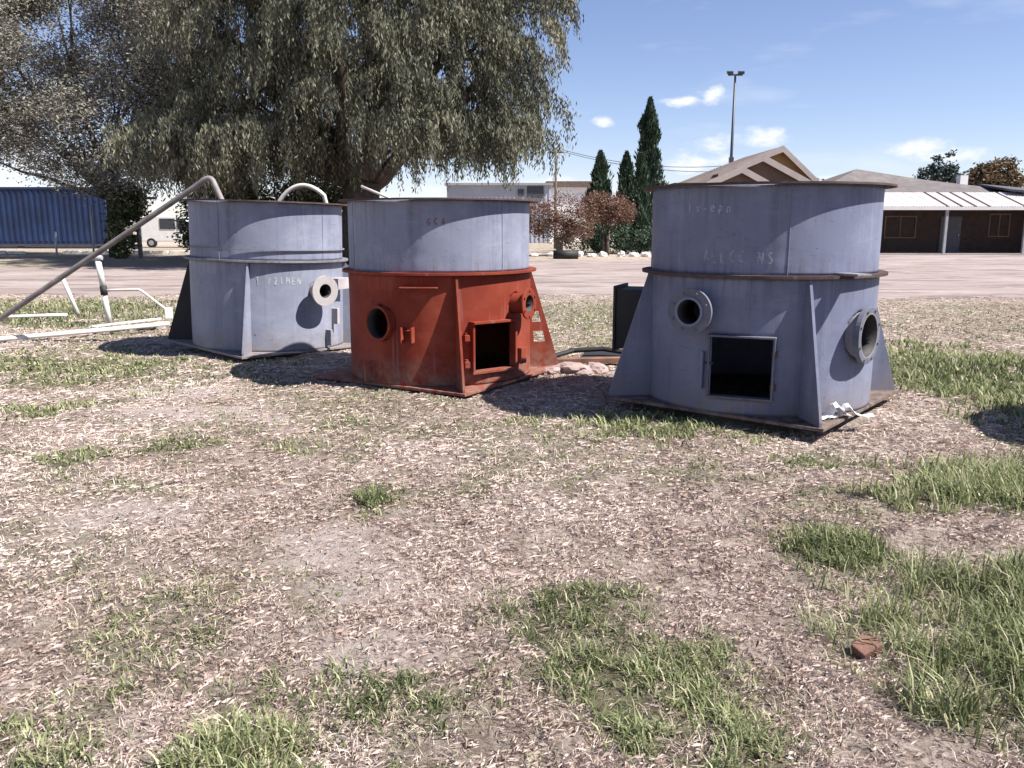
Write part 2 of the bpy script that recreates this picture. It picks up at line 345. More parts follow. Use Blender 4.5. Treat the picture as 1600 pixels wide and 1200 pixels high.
def gz(x, y):
    x = np.asarray(x, float); y = np.asarray(y, float)
    near = np.clip((16.5-y)/3, 0, 1)*np.clip((14-np.abs(x))/3, 0, 1)
    z = ((vnoise(x, y, .5, 1)-.5)*.06+(vnoise(x, y, 1.9, 2)-.5)*.035+(vnoise(x, y, 6, 4)-.5)*.032)*near
    for i, (tx, ty, tz) in enumerate(TUBS):
        d = np.hypot(x-tx, y-ty); top = tz+.012
        w = 1-np.clip((d-.55)/.5, 0, 1); w = w*w*(3-2*w)
        z = z*(1-w)+top*w
        ring = np.clip((1.75-d)/.4, 0, 1)*(1-w); z = np.where(ring > 0, np.minimum(z, tz-.012+(1-ring)*.3), z)
    return z
def road_near(x): return 19.6-1.9*np.clip((np.asarray(x, float)-2)/8, 0, 1)+(vnoise(x, 0*x, .35, 21)-.5)*1.6+(vnoise(x, 0*x, 1.5, 22)-.5)*.8+(vnoise(x, 0*x, 4.1, 24)-.5)*.5
def road_far(x):
    x = np.asarray(x, float)
    return 33+6*np.clip((x+2)/3, 0, 1)+8.5*np.clip((x-9)/6, 0, 1)+(vnoise(x, 0*x, .25, 23)-.5)*1.6
def build_ground():
    def axis(lo, hi, step, far_lo, far_hi):
        a = list(np.arange(lo, hi, step)); s = step; v = a[-1]
        while v < far_hi: s *= 1.18; v += s; a.append(v)
        s = step; v = a[0]; pre = []
        while v > far_lo: s *= 1.18; v -= s; pre.append(v)
        return np.array(pre[::-1]+a)
    xs = axis(-9, 9, .09, -900, 900); ys = axis(.8, 16, .09, -60, 1500)
    X, Y = np.meshgrid(xs, ys); x, y = X.ravel(), Y.ravel()
    V = np.stack([x, y, gz(x, y)], 1); nx, ny = len(xs), len(ys)
    I = (np.arange(ny-1)[:, None]*nx+np.arange(nx-1)[None]).ravel()
    F = np.stack([I, I+1, I+1+nx, I+nx], 1)
    g, _ = green_at(x, y)
    far = np.clip((y-16)/4, 0, 1)*np.clip(vnoise(x, y, .12, 31)*1.2-.2, 0, .5)
    o = mesh_np('ground', V, F, 'soil', tint=np.maximum(g, far), attr='green', smooth=True)
    a = o.data.attributes.new('bare', 'FLOAT', 'POINT'); a.data.foreach_set('value', bare_at(x, y).astype(np.float32))
    o['kind'] = 'structure'
    xs = np.linspace(-90, 90, 1081); t = np.linspace(0, 1, 30); A, T = np.meshgrid(xs, t)
    yy = road_near(A)*(1-T)+road_far(A)*T
    V = np.stack([A.ravel(), yy.ravel(), np.full(A.size, .006)], 1); n = len(xs)
    I = (np.arange(29)[:, None]*n+np.arange(n-1)[None]).ravel()
    o = mesh_np('dirt_road', V, np.stack([I, I+1, I+1+n, I+n], 1), 'road_dirt', smooth=True); o['kind'] = 'structure'
build_ground()

def outside_tubs(x, y):
    ok = np.ones(len(x), bool)
    for tx, ty, tz in TUBS: ok &= np.hypot(x-tx, y-ty) > 1.0
    return ok
def blades(name, x, y, h, w, lean, mat, tint, parent=None, base=None):
    """curved three-face grass blades as one mesh"""
    n = len(x); a = rng.uniform(0, 2*np.pi, n); z = gz(x, y)-.006 if base is None else base
    dx, dy = np.cos(a), np.sin(a); px, py = -dy, dx
    l1, l2 = lean*.35*h, lean*h; up1 = h*.55; up2 = h*np.sqrt(np.clip(1.05-lean**2*.8, .03, 1))
    P = np.zeros((n, 5, 3))
    P[:, 0] = np.stack([x-px*w, y-py*w, z], 1); P[:, 1] = np.stack([x+px*w, y+py*w, z], 1)
    P[:, 2] = np.stack([x+dx*l1-px*w*.8, y+dy*l1-py*w*.8, z+np.minimum(up1, up2*.8)], 1); P[:, 3] = np.stack([x+dx*l1+px*w*.8, y+dy*l1+py*w*.8, z+np.minimum(up1, up2*.8)], 1)
    P[:, 4] = np.stack([x+dx*l2, y+dy*l2, z+up2], 1)
    b_ = np.arange(n)[:, None]*5
    F = np.concatenate([b_+np.array([0, 1, 3]), b_+np.array([0, 3, 2]), b_+np.array([2, 3, 4])], 0)
    return mesh_np(name, P.reshape(-1, 3), F, mat, parent, np.repeat(tint, 5))
def scatter(n, y0, y1, spread=.72, pw=1.0):
    u = rng.random(n)
    y = y0*(y1/y0)**(u**pw); x = rng.uniform(-1, 1, n)*(spread*y+.6)
    return x, y
def build_grass():
    # living grass: coarse, sprawling, mixed with its own dead leaves
    x, y = scatter(560000, 1.9, 19, .85, .8)
    g, h = green_at(x, y); keep = (rng.random(len(x)) < g*np.clip(.55+y*.1, .8, 1)) & outside_tubs(x, y) & (y < road_near(x)+.3)
    x, y, g, h = x[keep], y[keep], g[keep], h[keep]
    clump = vnoise(x, y, 12, 41)*.6+vnoise(x, y, 31, 42)*.4
    keep = rng.random(len(x)) < np.clip(clump*3.2-1.0, .03, 1); x, y, g, h, clump = x[keep], y[keep], g[keep], h[keep], clump[keep]
    n = len(x); low = h < .12
    hh = h*rng.uniform(.35, 1.2, n)*(.45+.75*clump)*(.55+.45*np.clip(g*1.2, 0, 1)); w = rng.uniform(.0014, .0042, n)*np.clip(y/3.2, 1, 3.4)
    dry = rng.random(n) < .10+.16*(1-np.clip(g, 0, 1))
    tint = np.clip(rng.normal(.38, .22, n)-.16*low*(y < 4.2)*(x > -.6)+(vnoise(x, y, 1.3, 44)-.5)*.5+(clump-.5)*.3, 0, .86); tint = np.where(dry, rng.uniform(.82, 1, n), tint)
    o = blades('green_grass', x, y, hh, w, np.where(low, rng.uniform(.5, 1.08, n), rng.uniform(.25, 1.02, n)), 'grass_green', tint)
    o['kind'] = 'stuff'; tag(o, 'patchy living green grass growing through the dry ground', 'grass')
    # dead matted grass
    x, y = scatter(330000, 1.9, 19.5, .85, .85)
    g, _ = green_at(x, y); bb = bare_at(x, y); cl = vnoise(x, y, 9, 51)*.5+vnoise(x, y, 2.2, 53)*.5
    keep = (rng.random(len(x)) < (1-.45*g)*(1-.75*bb)*np.clip(cl*2.6-.8, .05, 1)*np.where(ell(x, y, (.4, 5.2, 2.2, 1.6)) < 1, .7, 1)) & outside_tubs(x, y) & (y < road_near(x)+.4)
    x, y, cl = x[keep], y[keep], cl[keep]; n = len(x)
    tint = np.clip(rng.normal(.5, .25, n)+(vnoise(x, y, 1.1, 52)-.5)*.7, 0, 1)
    o = blades('dry_grass', x, y, rng.uniform(.014, .066, n)*(.6+.8*cl), rng.uniform(.0006, .0017, n)*np.clip(y/2.6, 1, 4.2), np.where(rng.random(n) < .17, rng.uniform(.7, 1.05, n), rng.uniform(1.05, 1.14, n)), 'grass_dry', tint)
    o['kind'] = 'stuff'; tag(o, 'short matted dead grass covering the bare soil', 'dry grass')
    # flat broken thatch
    x, y = scatter(560000, 1.9, 19.5, .85, .85); g, _ = green_at(x, y); cl = vnoise(x, y, 7, 55)*.5+vnoise(x, y, 19, 56)*.5
    keep = (rng.random(len(x)) < (1-.85*np.clip(g, 0, 1))*(1-.95*bare_at(x, y))*np.clip(cl*3.2-1.0, .08, 1)) & outside_tubs(x, y) & (y < road_near(x)+.4); x, y, cl = x[keep], y[keep], cl[keep]; n = len(x)
    L_ = rng.uniform(.005, .032, n)*rng.uniform(.5, 1, n)*np.clip(y/3.4, 1, 2.6); W_ = rng.uniform(.0005, .0016, n)*np.clip(y/2.6, 1, 3.6); a = rng.uniform(0, 6.28, n); z = gz(x, y)
    dx, dy = np.cos(a), np.sin(a); P = np.zeros((n, 4, 3)); e0, e1 = rng.uniform(.001, .016, n), rng.uniform(.001, .016, n); e2 = rng.uniform(-.006, .006, n)
    P[:, 0] = np.stack([x-dx*L_, y-dy*L_, z+e0], 1); P[:, 1] = np.stack([x+dy*W_, y-dx*W_, z+(e0+e1)/2+e2+.002], 1); P[:, 2] = np.stack([x+dx*L_, y+dy*L_, z+e1], 1); P[:, 3] = np.stack([x-dy*W_, y+dx*W_, z+(e0+e1)/2-e2+.002], 1)
    b_ = np.arange(n)[:, None]*4
    F = np.concatenate([b_+np.array([0, 1, 2]), b_+np.array([0, 2, 3])], 0)
    o = mesh_np('thatch', P.reshape(-1, 3), F, 'grass_dry', tint=np.repeat(np.clip(rng.normal(.5, .19, n)+(vnoise(x, y, 1.1, 52)-.5)*.4+(vnoise(x, y, 14, 57)-.5)*.4, 0, 1), 4)); o['kind'] = 'stuff'; tag(o, 'flat broken straw and thatch lying on the soil', 'thatch')
    # leaf litter, gathered in drifts
    x, y = scatter(26000, 1.9, 15, .8, .85); keep = outside_tubs(x, y) & (rng.random(len(x)) < np.clip(vnoise(x, y, 1.3, 61)*1.6-.75, .04, 1)*np.clip(vnoise(x, y, 6, 62)*2-.5, .05, 1)); x, y = x[keep], y[keep]; n = len(x)
    s = rng.uniform(.004, .016, n)*rng.uniform(.5, 1.3, n)*np.clip(y/4, 1, 2); a = rng.uniform(0, 6.28, n); z = gz(x, y)
    dx, dy = np.cos(a)*s, np.sin(a)*s; P = np.zeros((n, 4, 3)); t1, t2 = rng.uniform(.003, .014, n), rng.uniform(.003, .014, n); wd = rng.uniform(.25, .7, n)
    P[:, 0] = np.stack([x-dx, y-dy, z+.006], 1); P[:, 1] = np.stack([x+dy*wd, y-dx*wd, z+t1], 1); P[:, 2] = np.stack([x+dx, y+dy, z+.006], 1); P[:, 3] = np.stack([x-dy*wd, y+dx*wd, z+t2], 1)
    b_ = np.arange(n)[:, None]*4
    F = np.concatenate([b_+np.array([0, 1, 2]), b_+np.array([0, 2, 3])], 0)
    o = mesh_np('leaf_litter', P.reshape(-1, 3), F, 'litter', tint=np.repeat(rng.random(n), 4)); o['kind'] = 'stuff'; tag(o, 'small brown fallen leaves and twigs scattered over the dry grass', 'leaf litter')
    # single tussocks that stand out
    spec = [(1.66, 3.9, .24, .15, 1100, .25, 'small dark green tussock alone on bare dry grass beside the big right-hand clump'),
            (2.95, 4.85, .5, .18, 1700, .5, 'wide bright green tussock between the dark shadow and the bare ground'),
            (-.8, 4.6, .12, .12, 350, .25, 'little dark weed tuft alone in the pinkish dry ground before the red tub'),
            (2.3, 2.95, .5, .26, 3600, .5, 'tallest lush green grass clump, long blades, next to the broken brick'),
            (-.86, 2.32, .2, .15, 800, .68, 'yellow-green tuft of fine blades at the near edge of the dry ground')]
    for tx, ty, r, h, n, tt, lab in spec:
        rr = r*np.sqrt(rng.random(n)); a = rng.uniform(0, 6.28, n); x = rr*np.cos(a); y = rr*np.sin(a)*1.0
        nn = vnoise(x+tx, y+ty, 9, 71); k = rng.random(n) < np.clip(nn*1.7, .2, 1); x, y, rr = x[k], y[k], rr[k]; n = len(x)
        hh = h*(1-.7*(rr/r)**2)*rng.uniform(.35, 1.15, n)
        o = blades('grass_tussock', x, y, hh, rng.uniform(.0018, .005, n), rng.uniform(.2, 1.05, n), 'grass_green', np.clip(rng.normal(tt, .2, n)+(rng.random(n) < .14)*.4, 0, 1), base=gz(x+tx, y+ty)-.006-float(gz(tx, ty)))
        o.location = (tx, ty, float(gz(tx, ty))); tag(o, lab, 'grass tussock')
build_grass()

# ------------------------------------------------------------------ the tubs
RR, HT, HM, SS = .956, 1.813, 1.110, .961
def pol(az, r, z): a = R_(az); return (r*math.sin(a), -r*math.cos(a), z)
def shell(name, r, z0, z1, mat, parent, holes=(), dent=.0025, seed=0, dz=.024, th=.012):
    na = 240; nz = max(2, int((z1-z0)/dz)); A = np.arange(na)*360/na-180; Z = np.linspace(z0, z1, nz+1)
    AA, ZZ = np.meshgrid(A, Z); rr = r+dent*2*(vnoise(AA*.02*3, ZZ*3, 1, seed)-.5)*np.clip((ZZ-z0)/.1, 0, 1)*np.clip((z1-ZZ)/.1, 0, 1)
    # keep the seam closed: blend the noise towards its start near +-180
    rr = np.where(np.abs(AA) > 160, r+(rr-r)*np.clip((180-np.abs(AA))/20, 0, 1), rr)
    V = np.stack([rr*np.sin(np.radians(AA)), -rr*np.cos(np.radians(AA)), ZZ], 2).reshape(-1, 3); F = []
    for i in range(nz):
        zc = (Z[i]+Z[i+1])/2
        for j in range(na):
            ac = A[j]+180/na; cut = False
            for h in holes:
                if h[0] == 'rect': cut |= abs(ac-h[1]) < h[2] and h[3] < zc < h[4]
                else: cut |= math.hypot(r*R_(ac-h[1]), zc-h[2]) < h[3]
            if not cut: F.append((i*na+j, i*na+(j+1) % na, (i+1)*na+(j+1) % na, (i+1)*na+j))
    o = mesh_np(name, V, np.array(F), mat, parent, smooth=True)
    s = o.modifiers.new('plate', 'SOLIDIFY'); s.thickness = th; s.offset = -1
    return o
def ringplate(name, ri, ro, z0, z1, mat, parent, n=120):
    return MB().pipe((0, 0, z0), (0, 0, z1), ro, ri, n).build(name, mat, parent, smooth=False)
def stub(root, az, rad, z, axis, r_fl, r_pipe, r_hole, mat_p, mat_f, fl_t=.028, lip=0, bolts=8):
    """pipe branch: its open end centred at (az, rad, z), pointing along azimuth axis"""
    C = Vector(pol(az, rad, z)); d = Vector(pol(axis, 1, 0))
    bq = C.dot(d); cq = C.x**2+C.y**2-RR**2; t = bq-math.sqrt(max(bq*bq-cq, 0)); P = C-d*t
    p = MB().pipe(C-d*(t+.1), C+d*lip, r_pipe, r_hole).build('pipe_stub', mat_p, root, smooth=True)
    es = p.modifiers.new('edges', 'EDGE_SPLIT'); es.split_angle = R_(40)
    f = MB().pipe(C-d*fl_t, C-d*.002 if lip else C+d*.001, r_fl, r_pipe*.985, 44).build('stub_flange', mat_f, p, bevel=.003)
    MB().pipe(C-d*(t+.12), C+d*(lip-.006), r_hole-.0005, r_hole-.004).build('bore_shade_sleeve', 'black_steel', p, smooth=True)  # dark sleeve added; shade inside the pipe put into its colour
    w = Vector((0, 0, 1)); u = d.cross(w)
    for k in range(bolts):
        a = 2*math.pi*(k+.5)/bolts; q = C+(u*math.cos(a)+w*math.sin(a))*(r_pipe+r_fl)/2
        MB().tube([q-d*.01, q+d*.012], .011, 6).build('bolt', mat_f, p)
    return ('circ', math.degrees(math.atan2(P.x, -P.y)), P.z, r_pipe*1.0)
def hatch(root, az, w, z0, z1, mat, out=.03, bar=.035, top_out=.06):
    """flat rectangular door frame standing in the curved wall"""
    f = empty('door_frame', (0, 0, 0)); f.parent = root; f.rotation_euler = (0, 0, R_(az))
    r0, r1 = -(RR-.07), -(RR+out); m_ = (r0+r1)/2; hd = abs(r1-r0)/2
    for nm, c, h in (('jamb', (-w/2-bar/2, m_, (z0+z1)/2), (bar/2, hd, (z1-z0)/2)), ('jamb', (w/2+bar/2, m_, (z0+z1)/2), (bar/2, hd, (z1-z0)/2)),
                     ('lintel', (0, m_-(top_out-out)/2, z1+bar/2), (w/2+bar+.004, hd+(top_out-out)/2, bar/2)), ('sill', (0, m_, z0-bar/2), (w/2+bar+.004, hd+.003, bar/2))):
        MB().box(c, h).build(nm, mat, f, bevel=.003)
    ang = math.degrees((w/2+bar*.3)/RR)
    return ('rect', az, ang, z0-.012, z1+.012)
def hinge(root, az, z, mat):
    p = MB().tube([pol(az, RR+.03, z-.05), pol(az, RR+.03, z+.05)], .018, 10).build('hinge', mat, root)
    return p
def plate_at(name, root, az, z, size, mat, rot=0, out=0):
    """thin plate (tangent, radial, height) standing out of the wall"""
    c = Vector((0, -(RR+size[1]/2-.015+out), z))
    o = MB().box(c, (size[0]/2, size[1]/2, size[2]/2)).build(name, mat, root, bevel=.003); o.rotation_euler = (0, 0, R_(az)); return o
def gusset(root, az, mat, top=HM-.012, foot=.36, holes=False, t=.011):
    o = MB()
    if not holes: o.prism([(-(RR-.015), .026), (-(RR+foot), .026), (-(RR+foot), .06), (-(RR+.035), top), (-(RR-.015), top)], -t, t, 'x')
    else:
        # plate with two burnt-through slots, built as strips round the slots
        def xo(z): return RR+foot-(foot-.035)*max(0, (z-.06))/(top-.06)
        zs = [.026, .06, .3, .42, .52, .64, top]
        for a_, b_ in zip(zs[:-1], zs[1:]):
            slot = (a_, b_) in ((.3, .42), (.52, .64))
            if not slot: o.prism([(-(RR-.015), a_), (-xo(a_), a_), (-xo(b_), b_), (-(RR-.015), b_)], -t, t, 'x')
            else:
                for u0, u1 in ((0, .3), (.75, 1)):
                    fx = lambda z, u: -(RR-.015+(xo(z)-RR+.015)*u)
                    o.prism([(fx(a_, u0), a_), (fx(a_, u1), a_), (fx(b_, u1), b_), (fx(b_, u0), b_)], -t, t, 'x')
    g = o.build('corner_gusset', mat, root); g.rotation_euler = (0, 0, R_(az)); return g
GLYPH = {'l': [[(0, 0), (0, 1)]], 'v': [[(0, .65), (.25, 0), (.5, .65)]], 'e': [[(0, .35), (.5, .38), (.4, .65), (.1, .6), (0, .3), (.15, 0), (.5, .08)]], 'p': [[(0, -.3), (0, .65), (.4, .6), (.45, .25), (0, .1)]],
         'n': [[(0, 0), (0, .6), (.3, .62), (.4, .4), (.45, .05)]], '-': [[(0, .35), (.45, .4)]], 'A': [[(0, 0), (.3, 1), (.6, 0)], [(.1, .4), (.5, .4)]], 'L': [[(0, 1), (0, 0), (.5, 0)]], 'C': [[(.55, .85), (.3, 1), (.05, .7), (.02, .3), (.25, 0), (.55, .15)]],
         'I': [[(.2, 0), (.2, 1)]], 'E': [[(.5, 1), (0, 1), (0, 0), (.5, 0)], [(0, .5), (.4, .5)]], 'S': [[(.5, .9), (.2, 1), (.05, .75), (.45, .4), (.4, .05), (.02, .1)]], 'N': [[(0, 0), (0, 1), (.5, 0), (.5, 1)]], '2': [[(.02, .8), (.25, 1), (.48, .75), (.02, 0), (.5, 0)]],
         '/': [[(0, 0), (.4, 1)]], 'T': [[(0, 1), (.6, 1)], [(.3, 1), (.3, 0)]], 'M': [[(0, 0), (.05, 1), (.3, .4), (.55, 1), (.6, 0)]], 'G': [[(.55, .85), (.3, 1), (.05, .7), (.02, .3), (.25, 0), (.55, .1), (.55, .45), (.35, .45)]], ' ': []}
def writing(root, text, az0, z, h, step, mat, wid=.009, r=None, name='chalk_letter'):
    rd = random.Random(len(text)*7); r = r or (RR+.0042 if z < HM else RR-.014+.0042)
    for i, ch in enumerate(text):
        mb = MB()
        for line in GLYPH[ch]:
            pts = []
            for (a, b_), (c, d) in zip(line[:-1], line[1:]):
                for t in np.linspace(0, 1, 5)[:-1]: pts.append((a+(c-a)*t, b_+(d-b_)*t))
            pts.append(line[-1]); jz = rd.uniform(-.1, .1)
            W = [(az0+i*step+px*h*57.3/RR*.75, z+(pz+jz)*h) for px, pz in pts]
            for (a0, z0), (a1, z1) in zip(W[:-1], W[1:]):
                tx, tz = (a1-a0)*RR/57.3, z1-z0; l = math.hypot(tx, tz) or 1; nx, nz = -tz/l*wid/2, tx/l*wid/2
                k = 57.3/RR
                mb.add([pol(a0-nx*k, r, z0-nz), pol(a1-nx*k, r, z1-nz), pol(a1+nx*k, r, z1+nz), pol(a0+nx*k, r, z0+nz)], [(0, 1, 2, 3)])
        if mb.f: mb.build(name, mat, root)
def tub(loc, rot, label, low, up, edge, rim_over=.078, group=None, tilt=(0, 0)):
    root = empty('steel_tub', loc, label, 'steel tub'); root.rotation_euler = (R_(tilt[0]), R_(tilt[1]), 0)
    bp = MB().box((0, 0, .013), (SS, SS, .013), rz=R_(rot+45)).build('base_plate', edge, root, bevel=.003)
    shell('bowl', RR-.014, HM+.012, HT-.012, up, root, dent=.0025, seed=rot)
    ringplate('top_rim', RR-.012, RR+rim_over, HT-.012, HT+.004, 'rust_rim', root)
    ringplate('middle_flange', RR-.012, RR+.062, HM-.012, HM+.012, edge, root)
    MB().tube([(0, 0, HM-.03), (0, 0, HM-.014)], RR-.014, 90).build('light_block_disc', 'rust_rim', root)  # unseen disc added to keep daylight out of the lower half
    return root
def seam(root, az, z0, z1, mat, r=RR-.008):
    return MB().tube([pol(az, r-.004, z0), pol(az, r-.004, z1)], .0045, 6).build('weld_seam', mat, root)

# tub 1: all grey, right
T1 = tub((TUBS[0][0], TUBS[0][1], .102), 5.3, 'all-grey steel tub with white paper on its base plate, set apart from the red one', 'tub_grey', 'tub_grey', 'rust_rim')
H = [hatch(T1, -23.2, .48, .165, .64, 'flange_shaded', bar=.016, out=.012, top_out=.045),
     stub(T1, -44.5, RR+.15, .832, -38, .185, .118, .098, 'tub_grey', 'flange_shaded', lip=.012),
     stub(T1, 39, RR+.075, .645, 47, .225, .182, .168, 'grey_edge', 'flange_shaded', fl_t=.04)]
H.append(('rect', -112, 13, .42, .92))
shell('lower_shell', RR, .026, HM-.012, 'tub_grey', T1, H, seed=3)
for a in (0, 90, 180, 270): gusset(T1, 5.3+a, 'tub_grey')
d = empty('side_duct', (0, 0, 0)); d.parent = T1; d.rotation_euler = (0, 0, R_(-112))
for nm, c, h in (('duct_side', (-.2, -(RR+.1), .66), (.012, .17, .27)), ('duct_side', (.2, -(RR+.1), .66), (.012, .17, .27)), ('duct_top', (0, -(RR+.1), .918), (.188, .17, .012)), ('duct_floor', (0, -(RR+.1), .402), (.188, .17, .012))):
    MB().box(c, h).build(nm, 'black_steel', d)
MB().box((0, -(RR+.283), .66), (.23, .012, .30)).build('duct_cover', 'black_steel', d, bevel=.004)
for az, zz in ((-8.2, .52), (-8.2, .26)):
    plate_at('hinge_lug', T1, az, zz, (.04, .05, .05), 'rust_rim')
plate_at('latch_plate', T1, -41, .36, (.02, .06, .30), 'tub_grey'); plate_at('latch_bar', T1, -39, .42, (.09, .03, .016), 'rust_rim')
lg = MB().box((0, -(RR+.1), HM+.023), (.07, .115, .009)).build('lifting_lug', 'grey_edge', T1, bevel=.003); lg.rotation_euler = (0, 0, R_(23))
plate_at('small_lug', T1, 17, .68, (.05, .012, .02), 'rust_rim')
seam(T1, -4.5, HM+.014, HT-.014, 'tub_grey'); seam(T1, 118, HM+.014, HT-.014, 'tub_grey')
writing(T1, ' lv-epn', -57, 1.60, .07, 4.0, 'chalk', .010)
writing(T1, 'ALLCC NS', -43.5, 1.215, .085, 4.3, 'chalk_faint', .016)

# tub 2: red oxide lower half
T2 = tub((TUBS[1][0], TUBS[1][1], .035), 13.8, 'two-tone steel tub with red-oxide lower half and grey bowl, standing in the middle', 'red_oxide', 'tub_bowl', 'red_oxide')
H = [hatch(T2, 37.5, .49, .165, .63, 'red_oxide', out=.035, bar=.024),
     stub(T2, -33, RR+.05, .63, -40, .175, .165, .15, 'red_oxide', 'red_oxide', fl_t=.02, bolts=0),
     stub(T2, 57, RR+.16, .80, 62, .155, .10, .086, 'red_oxide', 'red_oxide', fl_t=.02, bolts=6)]
shell('lower_shell', RR, .026, HM-.012, 'red_oxide', T2, H, seed=6)
for a in (0, 90, 180): gusset(T2, 13.8+a, 'red_oxide', holes=(a == 90))
plate_at('ledge', T2, -7, .985, (.36, .11, .014), 'red_oxide')
plate_at('bracket', T2, -17, .53, (.014, .1, .15), 'red_oxide'); plate_at('bracket', T2, -11, .53, (.014, .1, .15), 'red_oxide'); plate_at('bracket_web', T2, -14, .57, (.1, .05, .012), 'red_oxide')
plate_at('bracket', T2, -40, .15, (.018, .13, .2), 'red_oxide')
for zz in (.50, .24): plate_at('hinge_lug', T2, 19, zz, (.05, .09, .06), 'red_oxide'); hinge(T2, 19, zz, 'red_oxide')
plate_at('latch_block', T2, 58, .27, (.1, .10, .16), 'red_oxide')
seam(T2, 45, HM+.014, HT-.014, 'tub_bowl'); seam(T2, -60, HM+.014, HT-.014, 'tub_bowl')
writing(T2, 'GCA', -2, 1.57, .06, 4.2, 'red_chalk', .014, name='red_letter')

# tub 3: grey, left, leaning a little
T3 = tub((TUBS[2][0], TUBS[2][1], .075), 2.5, 'grey steel tub with pale pipe flange, slightly tilted, with pipes poking out of its bowl', 'tub_grey_pale', 'tub_bowl', 'grey_edge', tilt=(0, 1.6))
H = [stub(T3, 51, RR+.2, .765, 47, .185, .10, .085, 'pale_flange', 'pale_flange', fl_t=.03, bolts=0)]
shell('lower_shell', RR, .026, HM-.012, 'tub_grey_pale', T3, H, seed=9)
for a in (0, 90, 180, 270): gusset(T3, 2.5+a, 'black_steel' if a == 270 else 'tub_grey_pale')  # left gusset near-black, the other three in the tub colour
plate_at('side_box', T3, 74, .83, (.3, .14, .14), 'pale_flange'); plate_at('side_bracket', T3, 70, .42, (.05, .1, .2), 'pale_flange'); plate_at('side_bracket', T3, 62, .16, (.04, .1, .2), 'tub_grey_pale')
ringplate('stiffener_ring', RR-.004, RR+.014, HM+.13, HM+.142, 'grey_edge', T3)
seam(T3, -20, HM+.014, HT-.014, 'tub_bowl'); seam(T3, 60, HM+.014, HT-.014, 'tub_bowl')
writing(T3, 'T /2IMEN', 7.5, .84, .08, 4.2, 'chalk_white', .012)

# tub 4: beyond the right-hand edge of the picture; only its shadow is seen
T4 = tub((TUBS[3][0], TUBS[3][1], .05), 12, 'grey steel tub off to the side of the green grass, seen only by its shadow', 'tub_grey', 'tub_grey', 'rust_rim')
shell('lower_shell', RR, .026, HM-.012, 'tub_grey', T4, [], seed=14)
for a in (0, 90, 180, 270): gusset(T4, 12+a, 'tub_grey')

# ------------------------------------------------------------------ small things about the tubs
def crumple(name, loc, sx, sy, amp, seed, label, cat, mat='paper', rz=0, n=34):
    g = np.linspace(-1, 1, n); X, Y = np.meshgrid(g, g)
    fold = np.abs(vnoise(X, Y, 2.1, seed)-.5)*2
    Z = amp*(fold*.7+vnoise(X, Y, 3.2, seed+1)*.35+.6*np.clip(1-X**2-Y**2, 0, 1)*vnoise(X, Y, 1.2, seed+3))
    Z -= Z.min(); edge = 1+(vnoise(X*1.5, Y*1.5, 1, seed+5)-.5)*.3
    V = np.stack([X.ravel()*sx*edge.ravel(), Y.ravel()*sy*edge.ravel(), Z.ravel()+.003], 1)
    I = (np.arange(n-1)[:, None]*n+np.arange(n-1)[None]).ravel()
    o = mesh_np(name, V, np.stack([I, I+1, I+1+n, I+n], 1), mat); o.location = loc; o.rotation_euler = (0, 0, rz)
    s = o.modifiers.new('thick', 'SOLIDIFY'); s.thickness = .003; s.offset = 1
    return tag(o, label, cat)
pz = .102+.027
def folded(loc, prof, wid, rz, seed, label):
    # a sheet bent along its length (prof = (run, height) points), edges torn and creased
    t = np.linspace(0, len(prof)-1, 40); P = np.array(prof, float); u = np.interp(t, range(len(prof)), P[:, 0]); hz = np.interp(t, range(len(prof)), P[:, 1])
    v = np.linspace(-1, 1, 12); U, Vv = np.meshgrid(u, v, indexing='ij'); Hh = np.repeat(hz[:, None], 12, 1)
    wv = wid*(.75+.5*vnoise(U*30, U*0, 1, seed)); Y = Vv*wv+.03*(vnoise(U*18, U*0, 1, seed+2)-.5)
    Z = Hh*(1-.25*np.abs(Vv))+.014*vnoise(U*40, Vv*3, 1, seed+3)+.004
    o = mesh_np('crumpled_paper', np.stack([U.ravel(), Y.ravel(), Z.ravel()], 1), np.array([(a*12+b_, a*12+b_+1, (a+1)*12+b_+1, (a+1)*12+b_) for a in range(39) for b_ in range(11)]), 'paper')
    sm = o.modifiers.new('thick', 'SOLIDIFY'); sm.thickness = .002; sm.offset = 1
    o.location = loc; o.rotation_euler = (0, 0, rz); return tag(o, label, 'paper')
folded((2.42, 6.26, pz), [(0, 0), (.05, .02), (.07, .10), (.1, .115), (.17, .03), (.23, .004)], .05, .25, 5, 'white paper folded into a peak on the base plate beside the gusset')
folded((2.55, 6.3, pz), [(0, .0), (.03, .1), (.06, .105), (.13, .02), (.2, .0), (.28, .006)], .035, .1, 8, 'long white paper strip bent over beside the peaked one')
folded((2.36, 6.2, pz), [(0, 0), (.06, .012), (.12, .004), (.2, .01)], .03, .5, 11, 'small flat white paper scrap on the base plate touching the gusset')
def rock(name, loc, s, seed, mat, label, cat, group=None, rz=0):
    import bmesh
    bm = bmesh.new(); bmesh.ops.create_icosphere(bm, subdivisions=3, radius=1)
    rd = random.Random(seed); off = Vector((rd.random()*9, rd.random()*9, rd.random()*9))
    from mathutils import noise as mn
    for v in bm.verts:
        k = 1+.35*mn.noise(v.co*1.3+off)+.2*mn.noise(v.co*3+off)+.12*mn.noise(v.co*7+off); v.co = Vector((v.co.x*k*s[0], v.co.y*k*s[1], max(v.co.z*k*s[2], -.55*s[2])))
    me = bpy.data.meshes.new(name); bm.to_mesh(me); bm.free(); me.materials.append(MATS[mat])
    o = bpy.data.objects.new(name, me); COL.objects.link(o); o.location = (loc[0], loc[1], loc[2]+.5*s[2]); o.rotation_euler = (0, 0, rz)
    return tag(o, label, cat, group)
def g0(x, y): return float(gz(np.array([x]), np.array([y]))[0])
